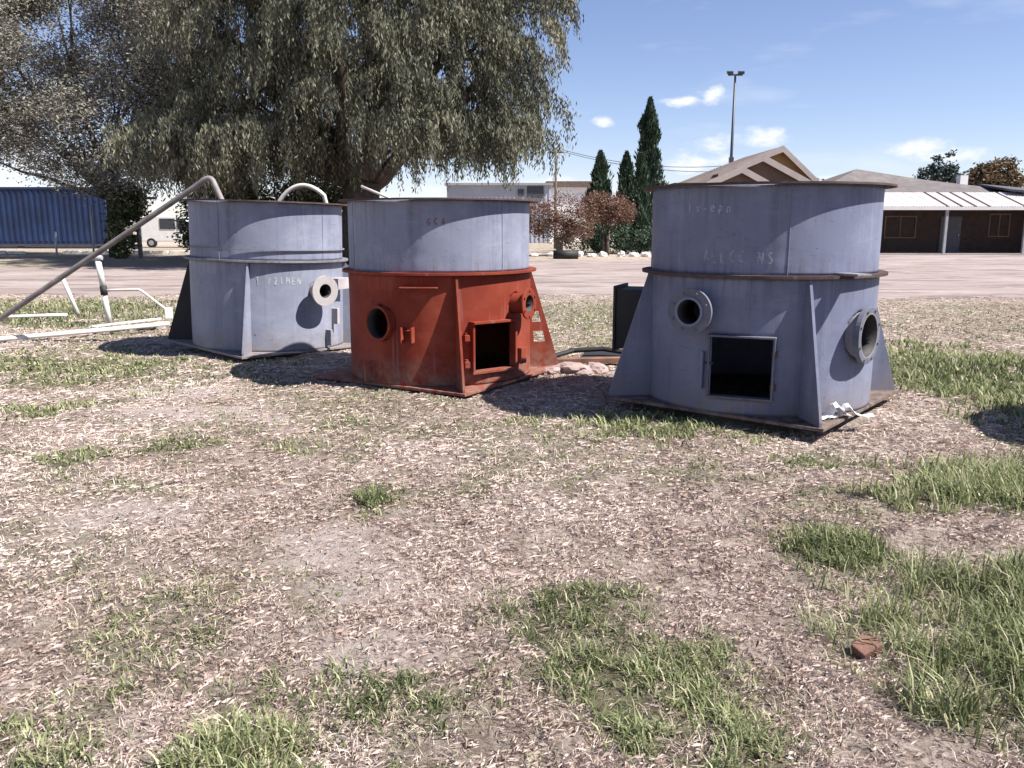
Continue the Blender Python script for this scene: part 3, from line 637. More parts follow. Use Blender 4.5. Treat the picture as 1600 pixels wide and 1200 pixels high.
# broken brick
o = MB().prism([(-.05, -.035), (.055, -.04), (.06, .02), (.02, .045), (-.045, .03)], 0, .065).build('broken_brick', 'brick', bevel=.006)
o.location = (1.36, 2.95, g0(1.36, 2.95)-.01); o.rotation_euler = (R_(12), R_(-14), .5); tag(o, 'broken piece of orange brick lying among dry grass', 'brick')
for i, (x, y, s) in enumerate([(.68, 8.98, (.2, .13, .085)), (.44, 8.92, (.13, .1, .05)), (.92, 9.05, (.15, .13, .08)), (.24, 8.86, (.1, .07, .035)), (.55, 9.12, (.14, .1, .06)), (.8, 8.84, (.1, .08, .045))]):
    rock('rubble_chunk', (x, y, g0(x, y)-.02), s, 20+i, 'pink_rubble', 'pinkish chunk of concrete rubble on the ground between the red tub and the grey one', 'rubble', 'rubble between the tubs', i*.7)
t = empty('scrap_steel', (.95, 9.9, 0), 'rusty bent scrap steel lying in the grass behind the rubble', 'scrap metal')
MB().tube([(-.5, -.1, .05), (-.2, .05, .11), (.15, .05, .13), (.55, -.05, .08)], .03, 8).build('bent_bar', 'black_steel', t)
MB().box((0, -.3, .045), (.55, .06, .03), rz=.12).build('channel', 'rusty_steel', t, bevel=.004)
MB().box((.25, .1, .04), (.33, .18, .012), rz=-.2, rx=.1).build('sheet', 'black_steel', t)

# pipes
def pipe_path(name, pts, r, mat, label, cat, n=12):
    o = MB().tube(pts, r, n).build(name, mat, smooth=True); return tag(o, label, cat)
def bez(p, q, s, n=8): return [tuple(Vector(p)*(1-t)**2+2*Vector(q)*t*(1-t)+Vector(s)*t*t) for t in np.linspace(0, 1, n)]
pipe_path('bent_pipe', [(-7.7, 11.36, .02), (-7.0, 11.3, .345)]+[(-7+3.0*t, 11.3-.28*t, .345+1.81*t) for t in np.linspace(.1, .97, 8)]+bez((-3.98, 11.0, 2.17), (-3.88, 11.0, 2.235), (-3.84, 10.98, 2.13), 7)+[(-3.72, 10.9, 1.9), (-3.5, 10.78, 1.2)], .036, 'old_pipe', 'long rusty pipe with bent end, leaning from the grass into the tilted tub', 'pipe')
pipe_path('hooped_pipe', [(-2.98, 10.65, 1.2), (-2.97, 10.66, 1.75)]+bez((-2.95, 10.66, 1.86), (-2.68, 10.66, 2.26), (-2.36, 10.66, 1.97), 14)+[(-2.34, 10.7, 1.85), (-2.4, 10.75, 1.2)], .027, 'pale_pipe', 'pale curved hoop of pipe rising out of the tilted tub', 'pipe')
pipe_path('thin_rod', [(-1.65, 9.3, 2.02), (-1.35, 9.3, 1.895), (-.7, 9.2, 1.6), (-.05, 9.1, 1.2)], .014, 'pale_pipe', 'thin pale rod poking over the rim of the red tub', 'rod')
pipe_path('fallen_pipe', [(-9.4, 10.0, .06), (-7.0, 11.27, .07), (-6.05, 12.05, .09), (-5.3, 12.75, .11)], .034, 'white_plastic', 'long white pipe lying in the grass, ending behind the tilted tub', 'pipe')
pipe_path('fallen_pipe', [(-9.3, 14.1, .04), (-7.85, 14.6, .05)], .03, 'white_plastic', 'short white pipe lying in green grass behind the long one', 'pipe')
o = MB().box((0, 0, .03), (.5, .035, .012), rz=.62).build('flat_plank', 'white_paint', bevel=.004); o.location = (-5.85, 12.55, .12); o.rotation_euler = (0, R_(-3), .1); tag(o, 'white board lying across the long pipe at the tap', 'board')
pipe_path('leaning_stake', [(-8.0, 15.26, -.02), (-8.25, 15.3, .66)], .036, 'white_plastic', 'short white stake leaning left in the lawn by the tap', 'stake')
t = empty('standpipe_tap', (-6.69, 13.73, 0), 'white standpipe tap with black coupling and branch pipe in the lawn', 'tap')
MB().tube([(0, 0, -.02), (-.05, 0, .5)], .043, 12).build('riser', 'white_plastic', t, True)
MB().tube([(-.045, 0, .47), (-.055, 0, .62)], .056, 12).build('coupling', 'black_steel', t, True)
MB().tube([(-.055, 0, .6), (-.10, 0, 1.02)], .047, 12).build('upper_riser', 'white_plastic', t, True)
MB().tube([(-.22, 0, 1.07), (-.03, 0, 1.08)], .04, 10).build('tap_handle', 'grey_metal', t, True); MB().tube([(-.12, 0, 1.0), (-.125, 0, 1.08)], .03, 8).build('tap_stem', 'grey_metal', t)
MB().tube([(-.05, 0, .54), (.1, 0, .55), (.55, -.05, .56), (.62, -.07, .53), (1.1, -.3, .24)], .022, 8).build('branch_pipe', 'pale_pipe', t, True)
MB().box((1.12, -.31, .2), (.06, .05, .09), rz=.4).build('branch_valve', 'white_plastic', t, bevel=.01)
for i, (x, y, s) in enumerate([(-5.75, 12.9, (.12, .09, .06)), (-5.55, 13.0, (.09, .07, .06)), (-5.9, 13.1, (.07, .07, .04)), (-5.35, 13.15, (.1, .08, .05))]):
    rock('stone', (x, y, g0(x, y)-.01), s, 50+i, 'concrete', 'grey stone in the little pile beside the long white pipe', 'stone', 'stones by the tap', i)

# ------------------------------------------------------------------ vegetation
def leaf_quads(C, D, L, W, droop_axis=None):
    """leaf rhombs: centre C (n,3), direction D (n,3), length L, width W (n,)"""
    n = len(C); D = D/np.linalg.norm(D, axis=1, keepdims=True); rnd = rng.normal(size=(n, 3)); S = np.cross(D, rnd); S /= np.linalg.norm(S, axis=1, keepdims=True)+1e-9
    P = np.zeros((n, 4, 3)); P[:, 0] = C-D*L[:, None]/2; P[:, 1] = C+S*W[:, None]/2; P[:, 2] = C+D*L[:, None]/2; P[:, 3] = C-S*W[:, None]/2
    return P.reshape(-1, 3), (np.arange(n)[:, None]*4+np.arange(4)[None])
def limb(mb, p0, p1, r0, r1, wob=.3, n=6, ns=8):
    p0, p1 = Vector(p0), Vector(p1); pts = []
    for i in range(n+1):
        t = i/n; w = Vector((random.uniform(-1, 1), random.uniform(-1, 1), random.uniform(-.5, .5)))*wob*math.sin(math.pi*t)
        pts.append(p0.lerp(p1, t)+w)
    mb.tube(pts, [r0+(r1-r0)*i/n for i in range(n+1)], ns); return pts
def pepper_tree():
    X, Y = -6.6, 36.5
    t = empty('weeping_tree', (X, Y, 0), 'big weeping olive-green tree with hanging strands behind the tubs', 'tree')
    mb = MB(); mb.tube([(-.2, 0, -.1), (-.1, 0, .5), (0, 0, 1.5), (.1, 0, 2.6), (.2, 0, 3.4)], [1.15, .9, .78, .75, .8], 12)
    ends = []
    for a, l, h in ((200, 5.5, 6.5), (330, 5, 7), (80, 5, 7), (140, 6, 5), (260, 4, 8), (20, 6, 5.2), (180, 7, 4.3), (300, 2, 9)):
        e = (.2+l*math.cos(R_(a)), l*math.sin(R_(a))*.8, 3+h); pts = limb(mb, (.15, 0, 3.0), e, .42, .12, .6, 7)
        for k in (3, 5, 7):
            for q in range(2):
                b_ = pts[k]; limb(mb, b_, b_+Vector((random.uniform(-2.6, 2.6), random.uniform(-2, 2), random.uniform(.3, 2.4))), .13, .04, .3, 4, 6)
    mb.build('trunk', 'bark', t, True)
    # crown: clumps of hanging strands over a broad dome
    Cs = []
    rd = random.Random(5)
    def inside(x, z):
        # half-width left / right of the dome by height
        right = np.interp(z, [2.6, 4, 5.5, 7.5, 9, 11, 13, 15.5, 17], [6.2, 7.4, 8.0, 8.2, 8.4, 9.0, 8.3, 5.2, 1])
        left = np.interp(z, [2.6, 4, 5.5, 7.5, 9, 11, 13, 15.5, 17], [6.6, 7.0, 7.2, 7.4, 7.5, 7.3, 6.8, 4.4, 1])
        return right if x > 0 else left
    tries = 0
    while len(Cs) < 175 and tries < 20000:
        tries += 1
        z = rd.uniform(4.6, 16.2); a = rd.uniform(0, 2*math.pi); k = rd.uniform(.72, 1)
        x = math.cos(a)*k; y = math.sin(a)*k; hw = inside(x, z)
        p = (x*hw*.92, y*7.4*min(1, hw/9), z, 1)
        if min([(p[0]-q[0])**2+(p[1]-q[1])**2+.6*(p[2]-q[2])**2 for q in Cs] or [99]) < 1.9: continue
        Cs.append(p)
    for k in range(95):                                   # the mass inside, shaded by the outer boughs
        z = rd.uniform(5, 14); a = rd.uniform(0, 2*math.pi); q = rd.uniform(.1, .68); hw = inside(math.cos(a), z); Cs.append((math.cos(a)*q*hw, math.sin(a)*q*7, z, 0))
    Cs += [(p[0], p[1], p[2], 1) for p in [(6.0, -2.5, 4.7), (4.3, -4, 4.5), (2.6, -5, 4.8), (6.8, -1, 5.6), (-3, -6, 4.6), (-6, -5.5, 4.5), (-7, -3, 4.6), (-7.2, 0, 4.4), (8.2, -1, 11.5), (8.9, 0, 12.4), (7.9, -3, 10), (7.3, -3.4, 8.2)]]
    Cs += [(rd.uniform(-7.4, -1.2), rd.uniform(-5, 3), rd.uniform(3.7, 4.8), 1) for k in range(26)]
    Vs, Fs, Ts, nv = [], [], [], 0
    for (cx, cy, cz, outer) in Cs:
        ns = rd.randint(85, 125) if outer else rd.randint(60, 80); rad = rd.uniform(.85, 1.5); tone = rd.uniform(-.16, .16); dr = rd.uniform(.8, 1.25)
        ca = math.atan2(cy, cx)
        locks = [(rd.uniform(0, 6.283), math.sqrt(rd.random()), rd.uniform(.6, 2.1)*dr, rd.uniform(-.2, .2)) for k in range(rd.randint(9, 13))]
        for s in range(ns):
            a, q, ll, lt = locks[s % len(locks)]
            sx, sy = cx+rad*q*math.cos(a)+rd.gauss(0, .15), cy+rad*q*math.sin(a)+rd.gauss(0, .15); sz = cz+.85*(1-q*q)*rad+rd.uniform(-.12, .12)
            ln = ll*rd.uniform(.55, 1.1)*(1-.2*q); m_ = max(4, int(ln/.085)); tt = np.linspace(0, 1, m_)
            ox, oy = math.cos(a)*.6*q+math.cos(ca)*.25, math.sin(a)*.6*q+math.sin(ca)*.25
            px = sx+ox*np.sqrt(tt); py = sy+oy*np.sqrt(tt); pz_ = sz+.15*np.sin(tt*3.1)-ln*tt**1.25
            C = np.stack([px, py, pz_], 1)+rng.normal(0, .045, (m_, 3))
            D = np.stack([rng.normal(0, .4, m_), rng.normal(0, .4, m_), -np.ones(m_)], 1)
            V, F = leaf_quads(C, D, rng.uniform(.14, .28, m_), rng.uniform(.04, .075, m_))
            Vs.append(V); Fs.append(F+nv); nv += len(V)
            Ts.append(np.repeat(np.clip(.5+tone+lt+rng.normal(0, .13, m_), 0, 1), 4))
    mesh_np('crown', np.concatenate(Vs), np.concatenate(Fs), 'pepper_leaf', t, np.concatenate(Ts))
pepper_tree()
def cloud_tree(name, loc, label, cat, trunk_h, trunk_r, blobs, nleaf, L, W, mat, bark='bark', group=None, dirz=0, limbs=True, seed=1, gap=.5, stems=1):
    """trunk with limbs to each foliage blob (x,y,z,rx,ry,rz), leaves gathered in small sprays"""
    rd = random.Random(seed); t = empty(name, loc, label, cat, group); mb = MB()
    for s in range(stems):
        ox, oy = (0, 0) if stems == 1 else (rd.uniform(-.3, .3)*trunk_r*4, rd.uniform(-.3, .3)*trunk_r*4)
        mb.tube([(ox, oy, -.1), (ox*1.2, oy, trunk_h*.4), (ox*1.6, oy, trunk_h)], [trunk_r*1.25, trunk_r, trunk_r*.8], 8)
    random.seed(seed)
    for (x, y, z, rx, ry, rz) in blobs:
        if limbs and (len(blobs) < 20 or rd.random() < .22):
            pts = limb(mb, (0, 0, trunk_h*.8), (x, y, z), trunk_r*.4, trunk_r*.08, .12*max(rx, .5), 5, 6)
            for q in range(4): limb(mb, pts[rd.randint(2, 5)], (x+rd.uniform(-.8, .8)*rx, y+rd.uniform(-.8, .8)*ry, z+rd.uniform(-.6, .8)*rz), trunk_r*.2, trunk_r*.05, .1*max(rx, .5), 4, 5)
    mb.build('trunk', bark, t, True)
    tot = sum(b_[3]*b_[4]*b_[5] for b_ in blobs)**1.0; Vs, Fs, Ts, nv = [], [], [], 0
    for (x, y, z, rx, ry, rz) in blobs:
        n = int(nleaf*rx*ry*rz/tot); ns = max(6, n//26)
        sp = rng.normal(size=(ns, 3)); sp /= np.linalg.norm(sp, axis=1, keepdims=True); sp *= rng.uniform(gap, 1, (ns, 1))**.6
        sp = sp*(1+.25*(rng.random((ns, 1))-.5)); sp = sp*np.array([rx, ry, rz])+np.array([x, y, z])
        k = rng.integers(0, ns, n); sprd = .16*(rx+ry+rz)/3+.05
        C = sp[k]+rng.normal(0, sprd, (n, 3))*np.array([1, 1, .8])
        D = rng.normal(size=(n, 3)); D[:, 2] = D[:, 2]*.6+dirz
        tone = rng.normal(0, .14, ns)[k]
        V, F = leaf_quads(C, D, rng.uniform(.7, 1.3, n)*L, rng.uniform(.7, 1.3, n)*W)
        Vs.append(V); Fs.append(F+nv); nv += len(V); Ts.append(np.repeat(np.clip(.5+tone+rng.normal(0, .16, n), 0, 1), 4))
    mesh_np('crown', np.concatenate(Vs), np.concatenate(Fs), mat, t, np.concatenate(Ts)); return t
rd = random.Random(8)
bl = [(rd.uniform(-8, 6.5), rd.uniform(-4, 4), rd.uniform(5.5, 15), rd.uniform(1.5, 2.4), rd.uniform(1.5, 2.4), rd.uniform(1.1, 1.7)) for k in range(44)]
bl += [(-4, -2, 5.2, 2.2, 2, .9), (0, -2, 5.0, 2.2, 2, 1), (3, -2, 4.8, 2, 2, 1.1), (5, -1, 5.6, 2, 2, 1.5), (6, -2, 7.5, 2, 2, 2), (6.5, -2, 9.5, 2, 2, 2), (6, 0, 12, 2, 2, 2), (-8, 0, 8, 2, 2, 1.4), (-6, -2, 4.6, 1.6, 1.6, .7), (2, -2.5, 3.9, 1.8, 1.6, .9), (4.5, -2.5, 4.0, 1.8, 1.6, 1.0), (-1.5, -2, 6.5, 2.2, 2, 1.4), (2, -2.5, 6.8, 2.2, 2, 1.5)]
bl = [(b_[0]-2.2,)+b_[1:] for b_ in bl]
cloud_tree('thin_crowned_tree', (-20.3, 43, 0), 'sparse brownish-mauve tree with sky showing through, behind the blue container', 'tree', 3.6, .3, bl, 240000, .18, .068, 'mauve_leaf', gap=.2, dirz=-.3, seed=3)
cloud_tree('dark_shrub', (-19.2, 41, 0), 'narrow dark shrub at the foot of the sparse mauve tree', 'shrub', .7, .09, [(.1, 0, 1.1, .5, .7, 1.1), (.4, .5, 2.7, .75, .9, .9)], 6000, .2, .09, 'shrub_leaf', seed=31, stems=4)
cloud_tree('dark_shrub', (-14.2, 42, 0), 'broad dark shrub left of the weeping trunk, behind the tilted tub', 'shrub', .7, .1, [(-.9, 0, 1.8, 1.3, 1.3, 1.7), (1.0, 0, 2.0, 1.4, 1.4, 1.9), (0, .5, 3.2, 1.3, 1.2, .9)], 15000, .2, .09, 'shrub_leaf', seed=32, stems=4)
cloud_tree('dark_shrub', (-9.6, 42.5, 0), 'dark shrub directly behind the trunk of the weeping tree', 'shrub', .7, .1, [(-1.1, 0, 2.0, 1.5, 1.4, 1.9), (1.1, 0, 1.9, 1.5, 1.3, 1.8), (0, .4, 3.1, 1.3, 1.2, .9)], 15000, .2, .09, 'shrub_leaf', seed=33, stems=4)
def cypress(loc, h, r, label, seed):
    rd = random.Random(seed); t = empty('cypress_tree', loc, label, 'tree', None)
    MB().tube([(0, 0, -.1), (0, 0, h*.5), (0, 0, h*.93)], [r*.22, r*.13, .02], 8).build('trunk', 'bark', t, True)
    n = int(4200*h*r/4); tz = rng.random(n); tz = tz**.85
    prof = np.interp(tz, [0, .08, .3, .6, .85, 1], [.6, .9, 1, .88, .55, .06])*r
    a = rng.uniform(0, 2*np.pi, n); prof = prof*(1+.22*np.sin(a*3+tz*9+seed)+.75*(vnoise(a*2, tz*h*1.8, 1, seed)-.5)); q = rng.uniform(.5, 1.05, n)
    C = np.stack([prof*q*np.cos(a), prof*q*np.sin(a), .15+tz*(h-.2)], 1)
    D = np.stack([np.cos(a)*.35, np.sin(a)*.35, np.ones(n)], 1)+rng.normal(0, .25, (n, 3))
    V, F = leaf_quads(C, D, rng.uniform(.2, .45, n), rng.uniform(.06, .13, n))
    mesh_np('crown', V, F, 'cypress_leaf', t, np.repeat(np.clip(.4+.5*(vnoise(a*2, tz*h*2, 1, seed+4)-.5)+rng.normal(0, .2, n), 0, 1), 4))
cypress((5.15, 50, 0), 5.85, .72, 'short broad cypress standing behind the reddish shrubs', 1)
cypress((6.7, 50, 0), 5.8, .62, 'slim pale-tipped cypress next to the shrubs, left of the tall pair', 2)
cypress((7.38, 48.5, 0), 5.6, .5, 'narrow cypress tucked against the foot of the tallest one', 3)
cypress((8.3, 52, 0), 9.1, .85, 'tallest cypress, rising far above the other three', 4)
cloud_tree('red_shrub', (2.5, 44.5, 0), 'large reddish-brown shrub with pale bare stems beside the red tub', 'shrub', 1.0, .09, [(-.9, 0, 2.0, .9, .8, .85), (.3, 0, 2.3, 1.0, .8, .9), (1.2, 0, 1.9, .8, .8, .8), (-.3, 0, 1.4, 1.2, .9, .6), (-1.9, 0, 2.1, .8, .7, .9), (.9, 0, 1.2, .8, .7, .5)], 9000, .13, .055, 'red_leaf', 'bark_pale', seed=11, stems=4)
cloud_tree('red_shrub', (5.1, 45.5, 0), 'rounder reddish shrub on dark stems in front of the short cypress', 'shrub', 1.2, .1, [(-.5, 0, 2.7, .85, .7, .6), (.4, 0, 2.6, .8, .7, .6), (0, 0, 2.2, 1.1, .8, .5), (1.0, 0, 2.3, .55, .6, .5)], 7000, .13, .055, 'red_leaf', 'bark', seed=12, stems=3)
cloud_tree('dark_hedge', (5.3, 47.5, 0), 'dark green hedge under the cypresses behind the whitewashed stones', 'hedge', .4, .06, [(-1.6, 0, .9, 1.0, .6, .75), (0, 0, 1.0, 1.2, .6, .8), (1.6, 0, .9, 1.1, .6, .75), (3, 0, .9, 1.0, .6, .7)], 7000, .14, .07, 'cypress_leaf', seed=13, stems=5)
cloud_tree('far_tree', (47.5, 95, 0), 'dark twin-spired tree beyond the veranda house, left of the brown one', 'tree', 3, .3, [(-.9, 0, 6, 1.2, 1.2, 2.4), (.9, 0, 6.2, 1.0, 1.2, 2.6), (-.4, 0, 7.8, .6, .6, 1.6), (1.25, 0, 8.2, .4, .5, 1.7), (2.6, 0, 5.6, 1.3, 1.2, 1.6), (4, 0, 6.2, 1.0, 1, 1.4), (4.6, 0, 5, 2, 1.4, 1.2)], 9000, .45, .2, 'far_dark_leaf', seed=21)
cloud_tree('far_tree', (48.6, 86, 0), 'brown and gold round-crowned tree beyond the veranda house', 'tree', 3, .3, [(-.9, 0, 6.3, 1.5, 1.4, 1.2), (.8, 0, 6.6, 1.4, 1.4, 1.5), (1.6, 0, 5.8, 1.3, 1.2, 1.0), (-1.6, 0, 5.4, 1.4, 1.2, .9), (.2, 0, 5.2, 2.2, 1.4, 1.2)], 9000, .4, .2, 'far_brown_leaf', seed=22)
cloud_tree('far_tree', (47, 118, 0), 'low line of far dark trees above the long roof', 'tree', 3, .3, [(-7, 0, 6.5, 2.4, 1.5, 1.4), (-3.6, 0, 6.0, 2.2, 1.5, 1.3), (-10, 0, 6.0, 2.2, 1.5, 1.1), (19, 0, 5.4, 4, 2, 1.3)], 7000, .5, .25, 'far_dark_leaf', seed=23)

# ------------------------------------------------------------------ buildings
def win(parent, c, w, h, face_y, pan=1, mat='frame_white', bars=1):
    """window in a wall whose outer face is at y=face_y (facing -y)"""
    f = empty('window', (0, 0, 0)); f.parent = parent
    MB().box((c[0], face_y+.03, c[1]), (w/2, .02, h/2)).build('pane', 'window_glass', f)
    mb = MB(); b_ = .06
    mb.box((c[0], face_y-.02, c[1]+h/2+b_/2), (w/2+b_, .045, b_/2)); mb.box((c[0], face_y-.02, c[1]-h/2-b_/2), (w/2+b_, .055, b_/2))
    for sx in (-1, 1): mb.box((c[0]+sx*(w/2+b_/2), face_y-.02, c[1]), (b_/2, .04, h/2))
    for k in range(1, bars+1): mb.box((c[0]-w/2+w*k/(bars+1), face_y-.012, c[1]), (.025, .03, h/2))
    mb.build('frame', mat, f)
# gabled house behind the right-hand tub
h = empty('gabled_house', (15.5, 56, 0), 'house with three stepped ochre gables showing over the grey tub', 'house')
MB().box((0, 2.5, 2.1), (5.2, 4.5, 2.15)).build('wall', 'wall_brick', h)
def gable(yf, depth, ax, az_, lx, lz, rx, rz, infill, k):
    t_ = .16
    MB().prism([(lx, lz), (ax, az_), (rx, rz), (rx, min(lz, rz)-.6), (lx, min(lz, rz)-.6)], yf, yf+.25, 'y').build('gable_end', infill, h)
    for nm, (x0, z0), (x1, z1), m_ in (('roof_slope', (lx-.25, lz-.1), (ax, az_), 'roof_tile_brown'), ('roof_slope', (ax, az_), (rx+.25, rz-.12*(az_-rz)), 'roof_tile_brown')):
        MB().prism([(x0, z0+.05), (x1, z1+.05), (x1, z1+.05+t_), (x0, z0+.05+t_)], yf-.4, yf+depth, 'y').build(nm, m_, h)
        MB().prism([(x0, z0-.17), (x1, z1-.17), (x1, z1+.08+t_), (x0, z0+.08+t_)], yf-.46, yf-.405, 'y').build('bargeboard', 'barge_pink', h)
gable(-1.0, 9, 1.75, 6.35, -4.4, 4.0, 4.5, 3.95, 'gable_ochre', 0)
gable(-2.4, 3, .1, 5.68, -2.4, 4.65, 3.5, 4.0, 'gable_brown', 1)
gable(-3.6, 2, -1.5, 4.9, -3.4, 4.05, .4, 3.9, 'gable_brown', 2)
win(h, (3.6, 1.5), 1.6, 1.2, -2.0)
# veranda house, right
v = empty('veranda_house', (24, 48.6, 0), 'low dark brick house with striped sheet-metal veranda roof across the dirt yard', 'house')
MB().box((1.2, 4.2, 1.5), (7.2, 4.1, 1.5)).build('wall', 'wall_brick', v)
MB().box((6.5, -1.1, 1.35), (.09, 1.2, 1.35), rz=.02).build('wing_wall', 'wall_brick', v)
MB().box((1, -1.3, .02), (8.2, 1.5, .05)).build('floor_slab', 'concrete', v)
n_sh = 21; x0, x1 = -4.6, 5.6
wds = [.28 if i in (7, 9, 11, 13, 17) else 1.0 for i in range(n_sh)]; cum = np.concatenate([[0], np.cumsum(wds)])/sum(wds)
for i in range(n_sh):
    a, b_ = x0+(x1-x0)*cum[i], x0+(x1-x0)*cum[i+1]; mb = MB(); pts = []
    for k in range(9):
        xx = a+.008+(b_-a-.016)*k/8; pts.append((xx, .018*math.cos(k*math.pi)))
    vs = [(x_, -2.75, 2.60+dz) for x_, dz in pts]+[(x_*.985, .12, 3.46+dz) for x_, dz in pts]
    vs += [(x_, y_, z_-.01) for x_, y_, z_ in vs]; fs = []
    for k in range(8): fs += [(k, k+1, k+10, k+9), (k+19, k+18, k+27, k+28)]
    fs += [(k+1, k, k+18, k+19) for k in range(8)]
    mb.add(vs, fs); mb.build('roof_sheet', 'sheet_pink' if wds[i] < 1 else 'sheet_white', v)
MB().prism([(5.62, 2.58), (7.6, 2.58), (5.55, 3.44)], -2.74, -2.70, 'y')
mb = MB(); mb.add([(5.62, -2.75, 2.6), (7.9, -1.6, 2.55), (5.5, .12, 3.46), (5.62, -2.75, 2.57), (7.9, -1.6, 2.52), (5.5, .12, 3.43)], [(0, 1, 2), (5, 4, 3), (0, 3, 4, 1)]); mb.build('roof_hip', 'sheet_pink', v)
MB().box((1.4, -2.72, 2.5), (6.3, .03, .085)).build('fascia', 'frame_white', v)
for px in (-4.2, -.35, 4.0): MB().box((px, -2.6, 1.2), (.07, .07, 1.25)).build('post', 'grey_metal', v)
MB().box((4.42, -4.6, 1.25), (.13, .13, 1.35)).build('post', 'white_paint', v)
win(v, (-1.6, 1.5), 1.7, 1.15, .1, mat='gable_brown'); win(v, (4.1, 1.6), 1.1, 1.2, .1, mat='gable_brown'); win(v, (-4.6, 1.5), .8, 1.2, .1, bars=0, mat='gable_brown')
d_ = MB().box((1.3, .06, 1.05), (.6, .03, 1.05)).build('door', 'dark_metal', v); MB().box((1.75, .01, 1.05), (.03, .05, .06)).build('handle', 'grey_metal', d_)
mb = MB(); mb.add([(-7.0, -.3, 3.3), (9.5, -.3, 3.0), (9.5, 8.5, 3.1), (-7.0, 8.5, 3.3), (-2.8, 4, 5.0), (1.5, 4, 4.35)], [(0, 1, 5, 4), (1, 2, 5), (2, 3, 4, 5), (3, 0, 4), (3, 2, 1, 0)]); mb.build('roof', 'roof_grey', v)
mb = MB(); mb.add([(4.2, -.6, 3.48), (10.5, -2.4, 2.85), (11, 2, 3.3), (4.2, 3, 3.95)], [(0, 1, 2, 3)]); o = mb.build('wing_roof', 'roof_dark', v); sm = o.modifiers.new('t', 'SOLIDIFY'); sm.thickness = .12
MB().box((4.1, 4.6, 3.9), (.24, .24, .75)).build('chimney', 'wall_white', v)
# grey shed and white house far behind the centre
s = empty('grey_shed', (-1.2, 78, 0), 'long pale grey corrugated shed in the distance behind the red tub', 'shed')
MB().box((0, 2, 2.6), (4.7, 3, 2.6)).build('wall', 'shed_grey', s)
for k in range(24): MB().box((-4.6+k*.4, -1.02, 2.6), (.06, .03, 2.55)).build('wall_rib', 'shed_grey', s)
mb = MB(); mb.prism([(-4.9, 5.15), (4.9, 5.15), (4.9, 5.35), (-4.9, 5.35)], -1.3, 5.3, 'y'); mb.build('roof', 'grey_metal', s)
MB().box((3.3, -1.09, 4.55), (.75, .03, .5)).build('sign_board', 'dark_metal', s); MB().box((2.0, -1.09, 4.5), (.28, .03, .3)).build('vent', 'dark_metal', s)
w = empty('white_house', (5.6, 82, 0), 'small bright white house behind the reddish shrubs', 'house')
MB().box((0, 2, 2.6), (2.6, 2, 2.6)).build('wall', 'wall_white', w)
mb = MB(); mb.prism([(-2.9, 5.2), (2.9, 5.2), (2.3, 5.75), (-2.3, 5.75)], -.4, 4.4, 'y'); mb.build('roof', 'roof_tile_brown', w)
win(w, (-1.0, 4.1), .8, .8, 0); win(w, (1.1, 4.1), .8, .8, 0); MB().box((0, -.03, 1), (.45, .03, 1)).build('door', 'gable_brown', w)

# poles, mast, wires
p = empty('utility_pole', (2.98, 58, 0), 'thin utility pole carrying wires behind the reddish shrub', 'pole')
MB().tube([(0, 0, -.1), (0, 0, 6.75)], [.11, .075], 10).build('shaft', 'bark_pale', p, True); MB().box((0, 0, 6.45), (.5, .05, .05)).build('crossarm', 'bark', p)
for sx in (-.42, .42): MB().tube([(sx, 0, 6.5), (sx, 0, 6.66)], .04, 8).build('insulator', 'grey_metal', p)
def wire(a, b_, sag, label):
    a, b_ = Vector(a), Vector(b_); pts = [a.lerp(b_, t)-Vector((0, 0, sag*4*t*(1-t))) for t in np.linspace(0, 1, 14)]
    tag(MB().tube(pts, .022, 5).build('overhead_wire', 'dark_metal'), label, 'wire')
wire((3.4, 58, 6.62), (14.2, 58, 5.55), .45, 'upper overhead wire running from the utility pole past the cypresses'); wire((3.4, 57.95, 6.5), (14.2, 58.2, 5.2), .4, 'lower overhead wire running from the utility pole past the cypresses')
wire((2.56, 58, 6.62), (-12, 60, 6.4), .8, 'overhead wire running from the utility pole into the weeping tree')
p = empty('light_mast', (16.9, 66, 0), 'tall slim floodlight mast rising behind the gabled house', 'light mast')
MB().tube([(0, 0, -.1), (0, 0, 6.4), (0, 0, 12.75)], [.16, .12, .08], 10).build('shaft', 'dark_metal', p, True)
MB().box((0, 0, 12.78), (.55, .06, .06)).build('crossarm', 'dark_metal', p)
for sx in (-.42, .42):
    l = MB().box((sx, -.08, 12.93), (.22, .17, .11), rx=.25).build('floodlight', 'dark_metal', p, bevel=.02)
MB().box((0, 0, 6.55), (.16, .16, .2)).build('junction_box', 'dark_metal', p)
# left background: trailer, van, posts
tr = empty('blue_container', (-34.3, 60, 0), 'blue steel container under the trees, shade put into its dark colour', 'container')
MB().box((0, 0, 2.16), (6.1, 1.22, 2.0)).build('box_body', 'trailer_blue', tr, bevel=.03)
for k in range(30): MB().box((-5.9+k*.405, -1.235, 2.25), (.09, .03, 1.75)).build('side_rib', 'trailer_blue', tr, bevel=.015)
MB().box((0, -1.24, 4.12), (6.12, .06, .08)).build('top_rail', 'trailer_blue', tr); MB().box((0, -1.24, .2), (6.12, .06, .12)).build('bottom_rail', 'dark_metal', tr)
for sx in (-5.5, 0, 5.5): MB().box((sx, 0, .06), (.25, 1.3, .09)).build('sleeper', 'bark', tr)
for sx in (-6.04, 6.04): MB().box((sx, -1.19, 2.25), (.08, .08, 1.96)).build('corner_post', 'trailer_blue', tr)
vn = empty('white_van', (-25.0, 62, 0), 'white van parked in the sun beside the blue container', 'van')
MB().prism([(-1.9, .45), (2.2, .45), (2.2, 1.15), (1.9, 1.3), (1.3, 2.15), (1.0, 2.25), (-1.75, 2.25), (-1.9, 2.0)], -.9, .9, 'y').build('body', 'white_paint', vn, bevel=.05)
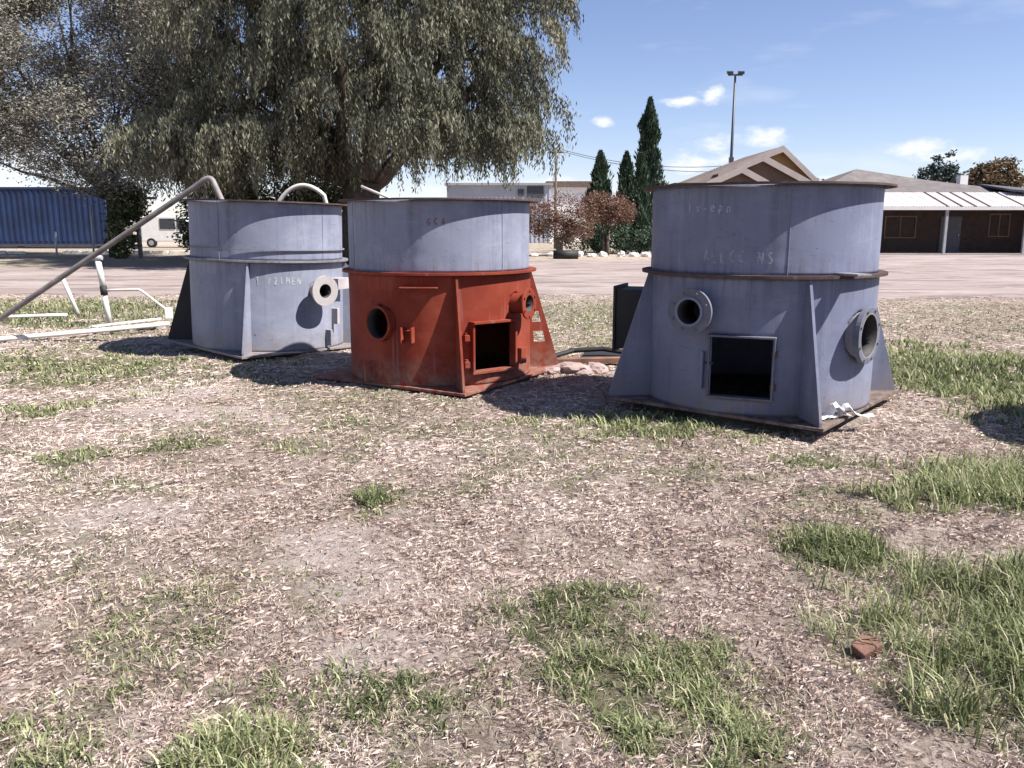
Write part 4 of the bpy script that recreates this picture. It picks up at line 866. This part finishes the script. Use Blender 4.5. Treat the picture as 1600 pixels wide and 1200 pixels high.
MB().prism([(1.85, 1.33), (1.3, 2.08), (.75, 2.08), (.75, 1.33)], -.93, -.905, 'y').build('side_window', 'window_glass', vn); MB().prism([(.6, 1.33), (.6, 2.08), (-.5, 2.08), (-.5, 1.33)], -.93, -.905, 'y').build('side_window', 'window_glass', vn)
for wx in (-1.2, 1.4):
    w_ = MB().tube([(wx, -.95, .34), (wx, -.7, .34)], .34, 18).build('wheel', 'tyre', vn, True); MB().tube([(wx, -.97, .34), (wx, -.94, .34)], .19, 12).build('rim', 'grey_metal', vn).parent = w_
MB().box((2.2, 0, .55), (.06, .9, .1)).build('bumper', 'dark_metal', vn); MB().box((2.18, -.6, .95), (.05, .16, .1)).build('headlight', 'window_glass', vn); MB().box((2.18, .6, .95), (.05, .16, .1)).build('headlight', 'window_glass', vn)
p = empty('cross_post', (-18.6, 42, 0), 'grey steel post with short crossbar standing in the tree shade', 'post')
MB().tube([(0, 0, -.1), (0, 0, 2.85)], .11, 10).build('shaft', 'grey_metal', p, True); MB().box((.35, 0, 2.92), (.65, .08, .06)).build('crossbar', 'grey_metal', p); MB().box((-.25, 0, .95), (.3, .06, .2)).build('notice_plate', 'white_paint', p); MB().box((-.15, 0, .55), (.25, .06, .12)).build('notice_plate', 'white_paint', p)
for px, ph, lab in ((-20.2, 2.5, 'thin bare grey pole in front of the blue container'), (-22.0, 1.3, 'short thin grey post in front of the blue container')):
    o = MB().tube([(0, 0, -.1), (.05, 0, ph)], .05, 8).build('thin_post', 'grey_metal', smooth=True); o.location = (px, 40.5, 0); tag(o, lab, 'post')
k_ = empty('kerb', (0, 0, 0)); k_['kind'] = 'structure'
for i in range(34):
    x = -40+i*1.0
    if i in (9, 13, 14): continue
    MB().box((x, 47.5+.2*math.sin(i), .08), (.46, .1, .1+.02*math.sin(i*3)), rz=.03*math.sin(i*5)).build('kerb_stone', 'whitewash' if i % 5 != 3 else 'concrete', k_, bevel=.02)
for i in range(11):
    x = 1.3+i*.72+random.uniform(-.15, .15); y = 43.6+random.uniform(-.4, .4)
    rock('whitewashed_stone', (x, y, 0), (random.uniform(.15, .3), .2, random.uniform(.11, .2)), 80+i, 'whitewash', 'whitewashed stone in the row edging the garden below the cypresses', 'stone', 'whitewashed garden edging stones', random.random()*3)
o = MB().pipe((2.0, 40.6, .2), (3.2, 40.6, .2), .22, .17, 18).build('drain_pipe', 'black_steel', smooth=True); tag(o, 'dark drain pipe lying at the road edge below the reddish shrub', 'pipe')
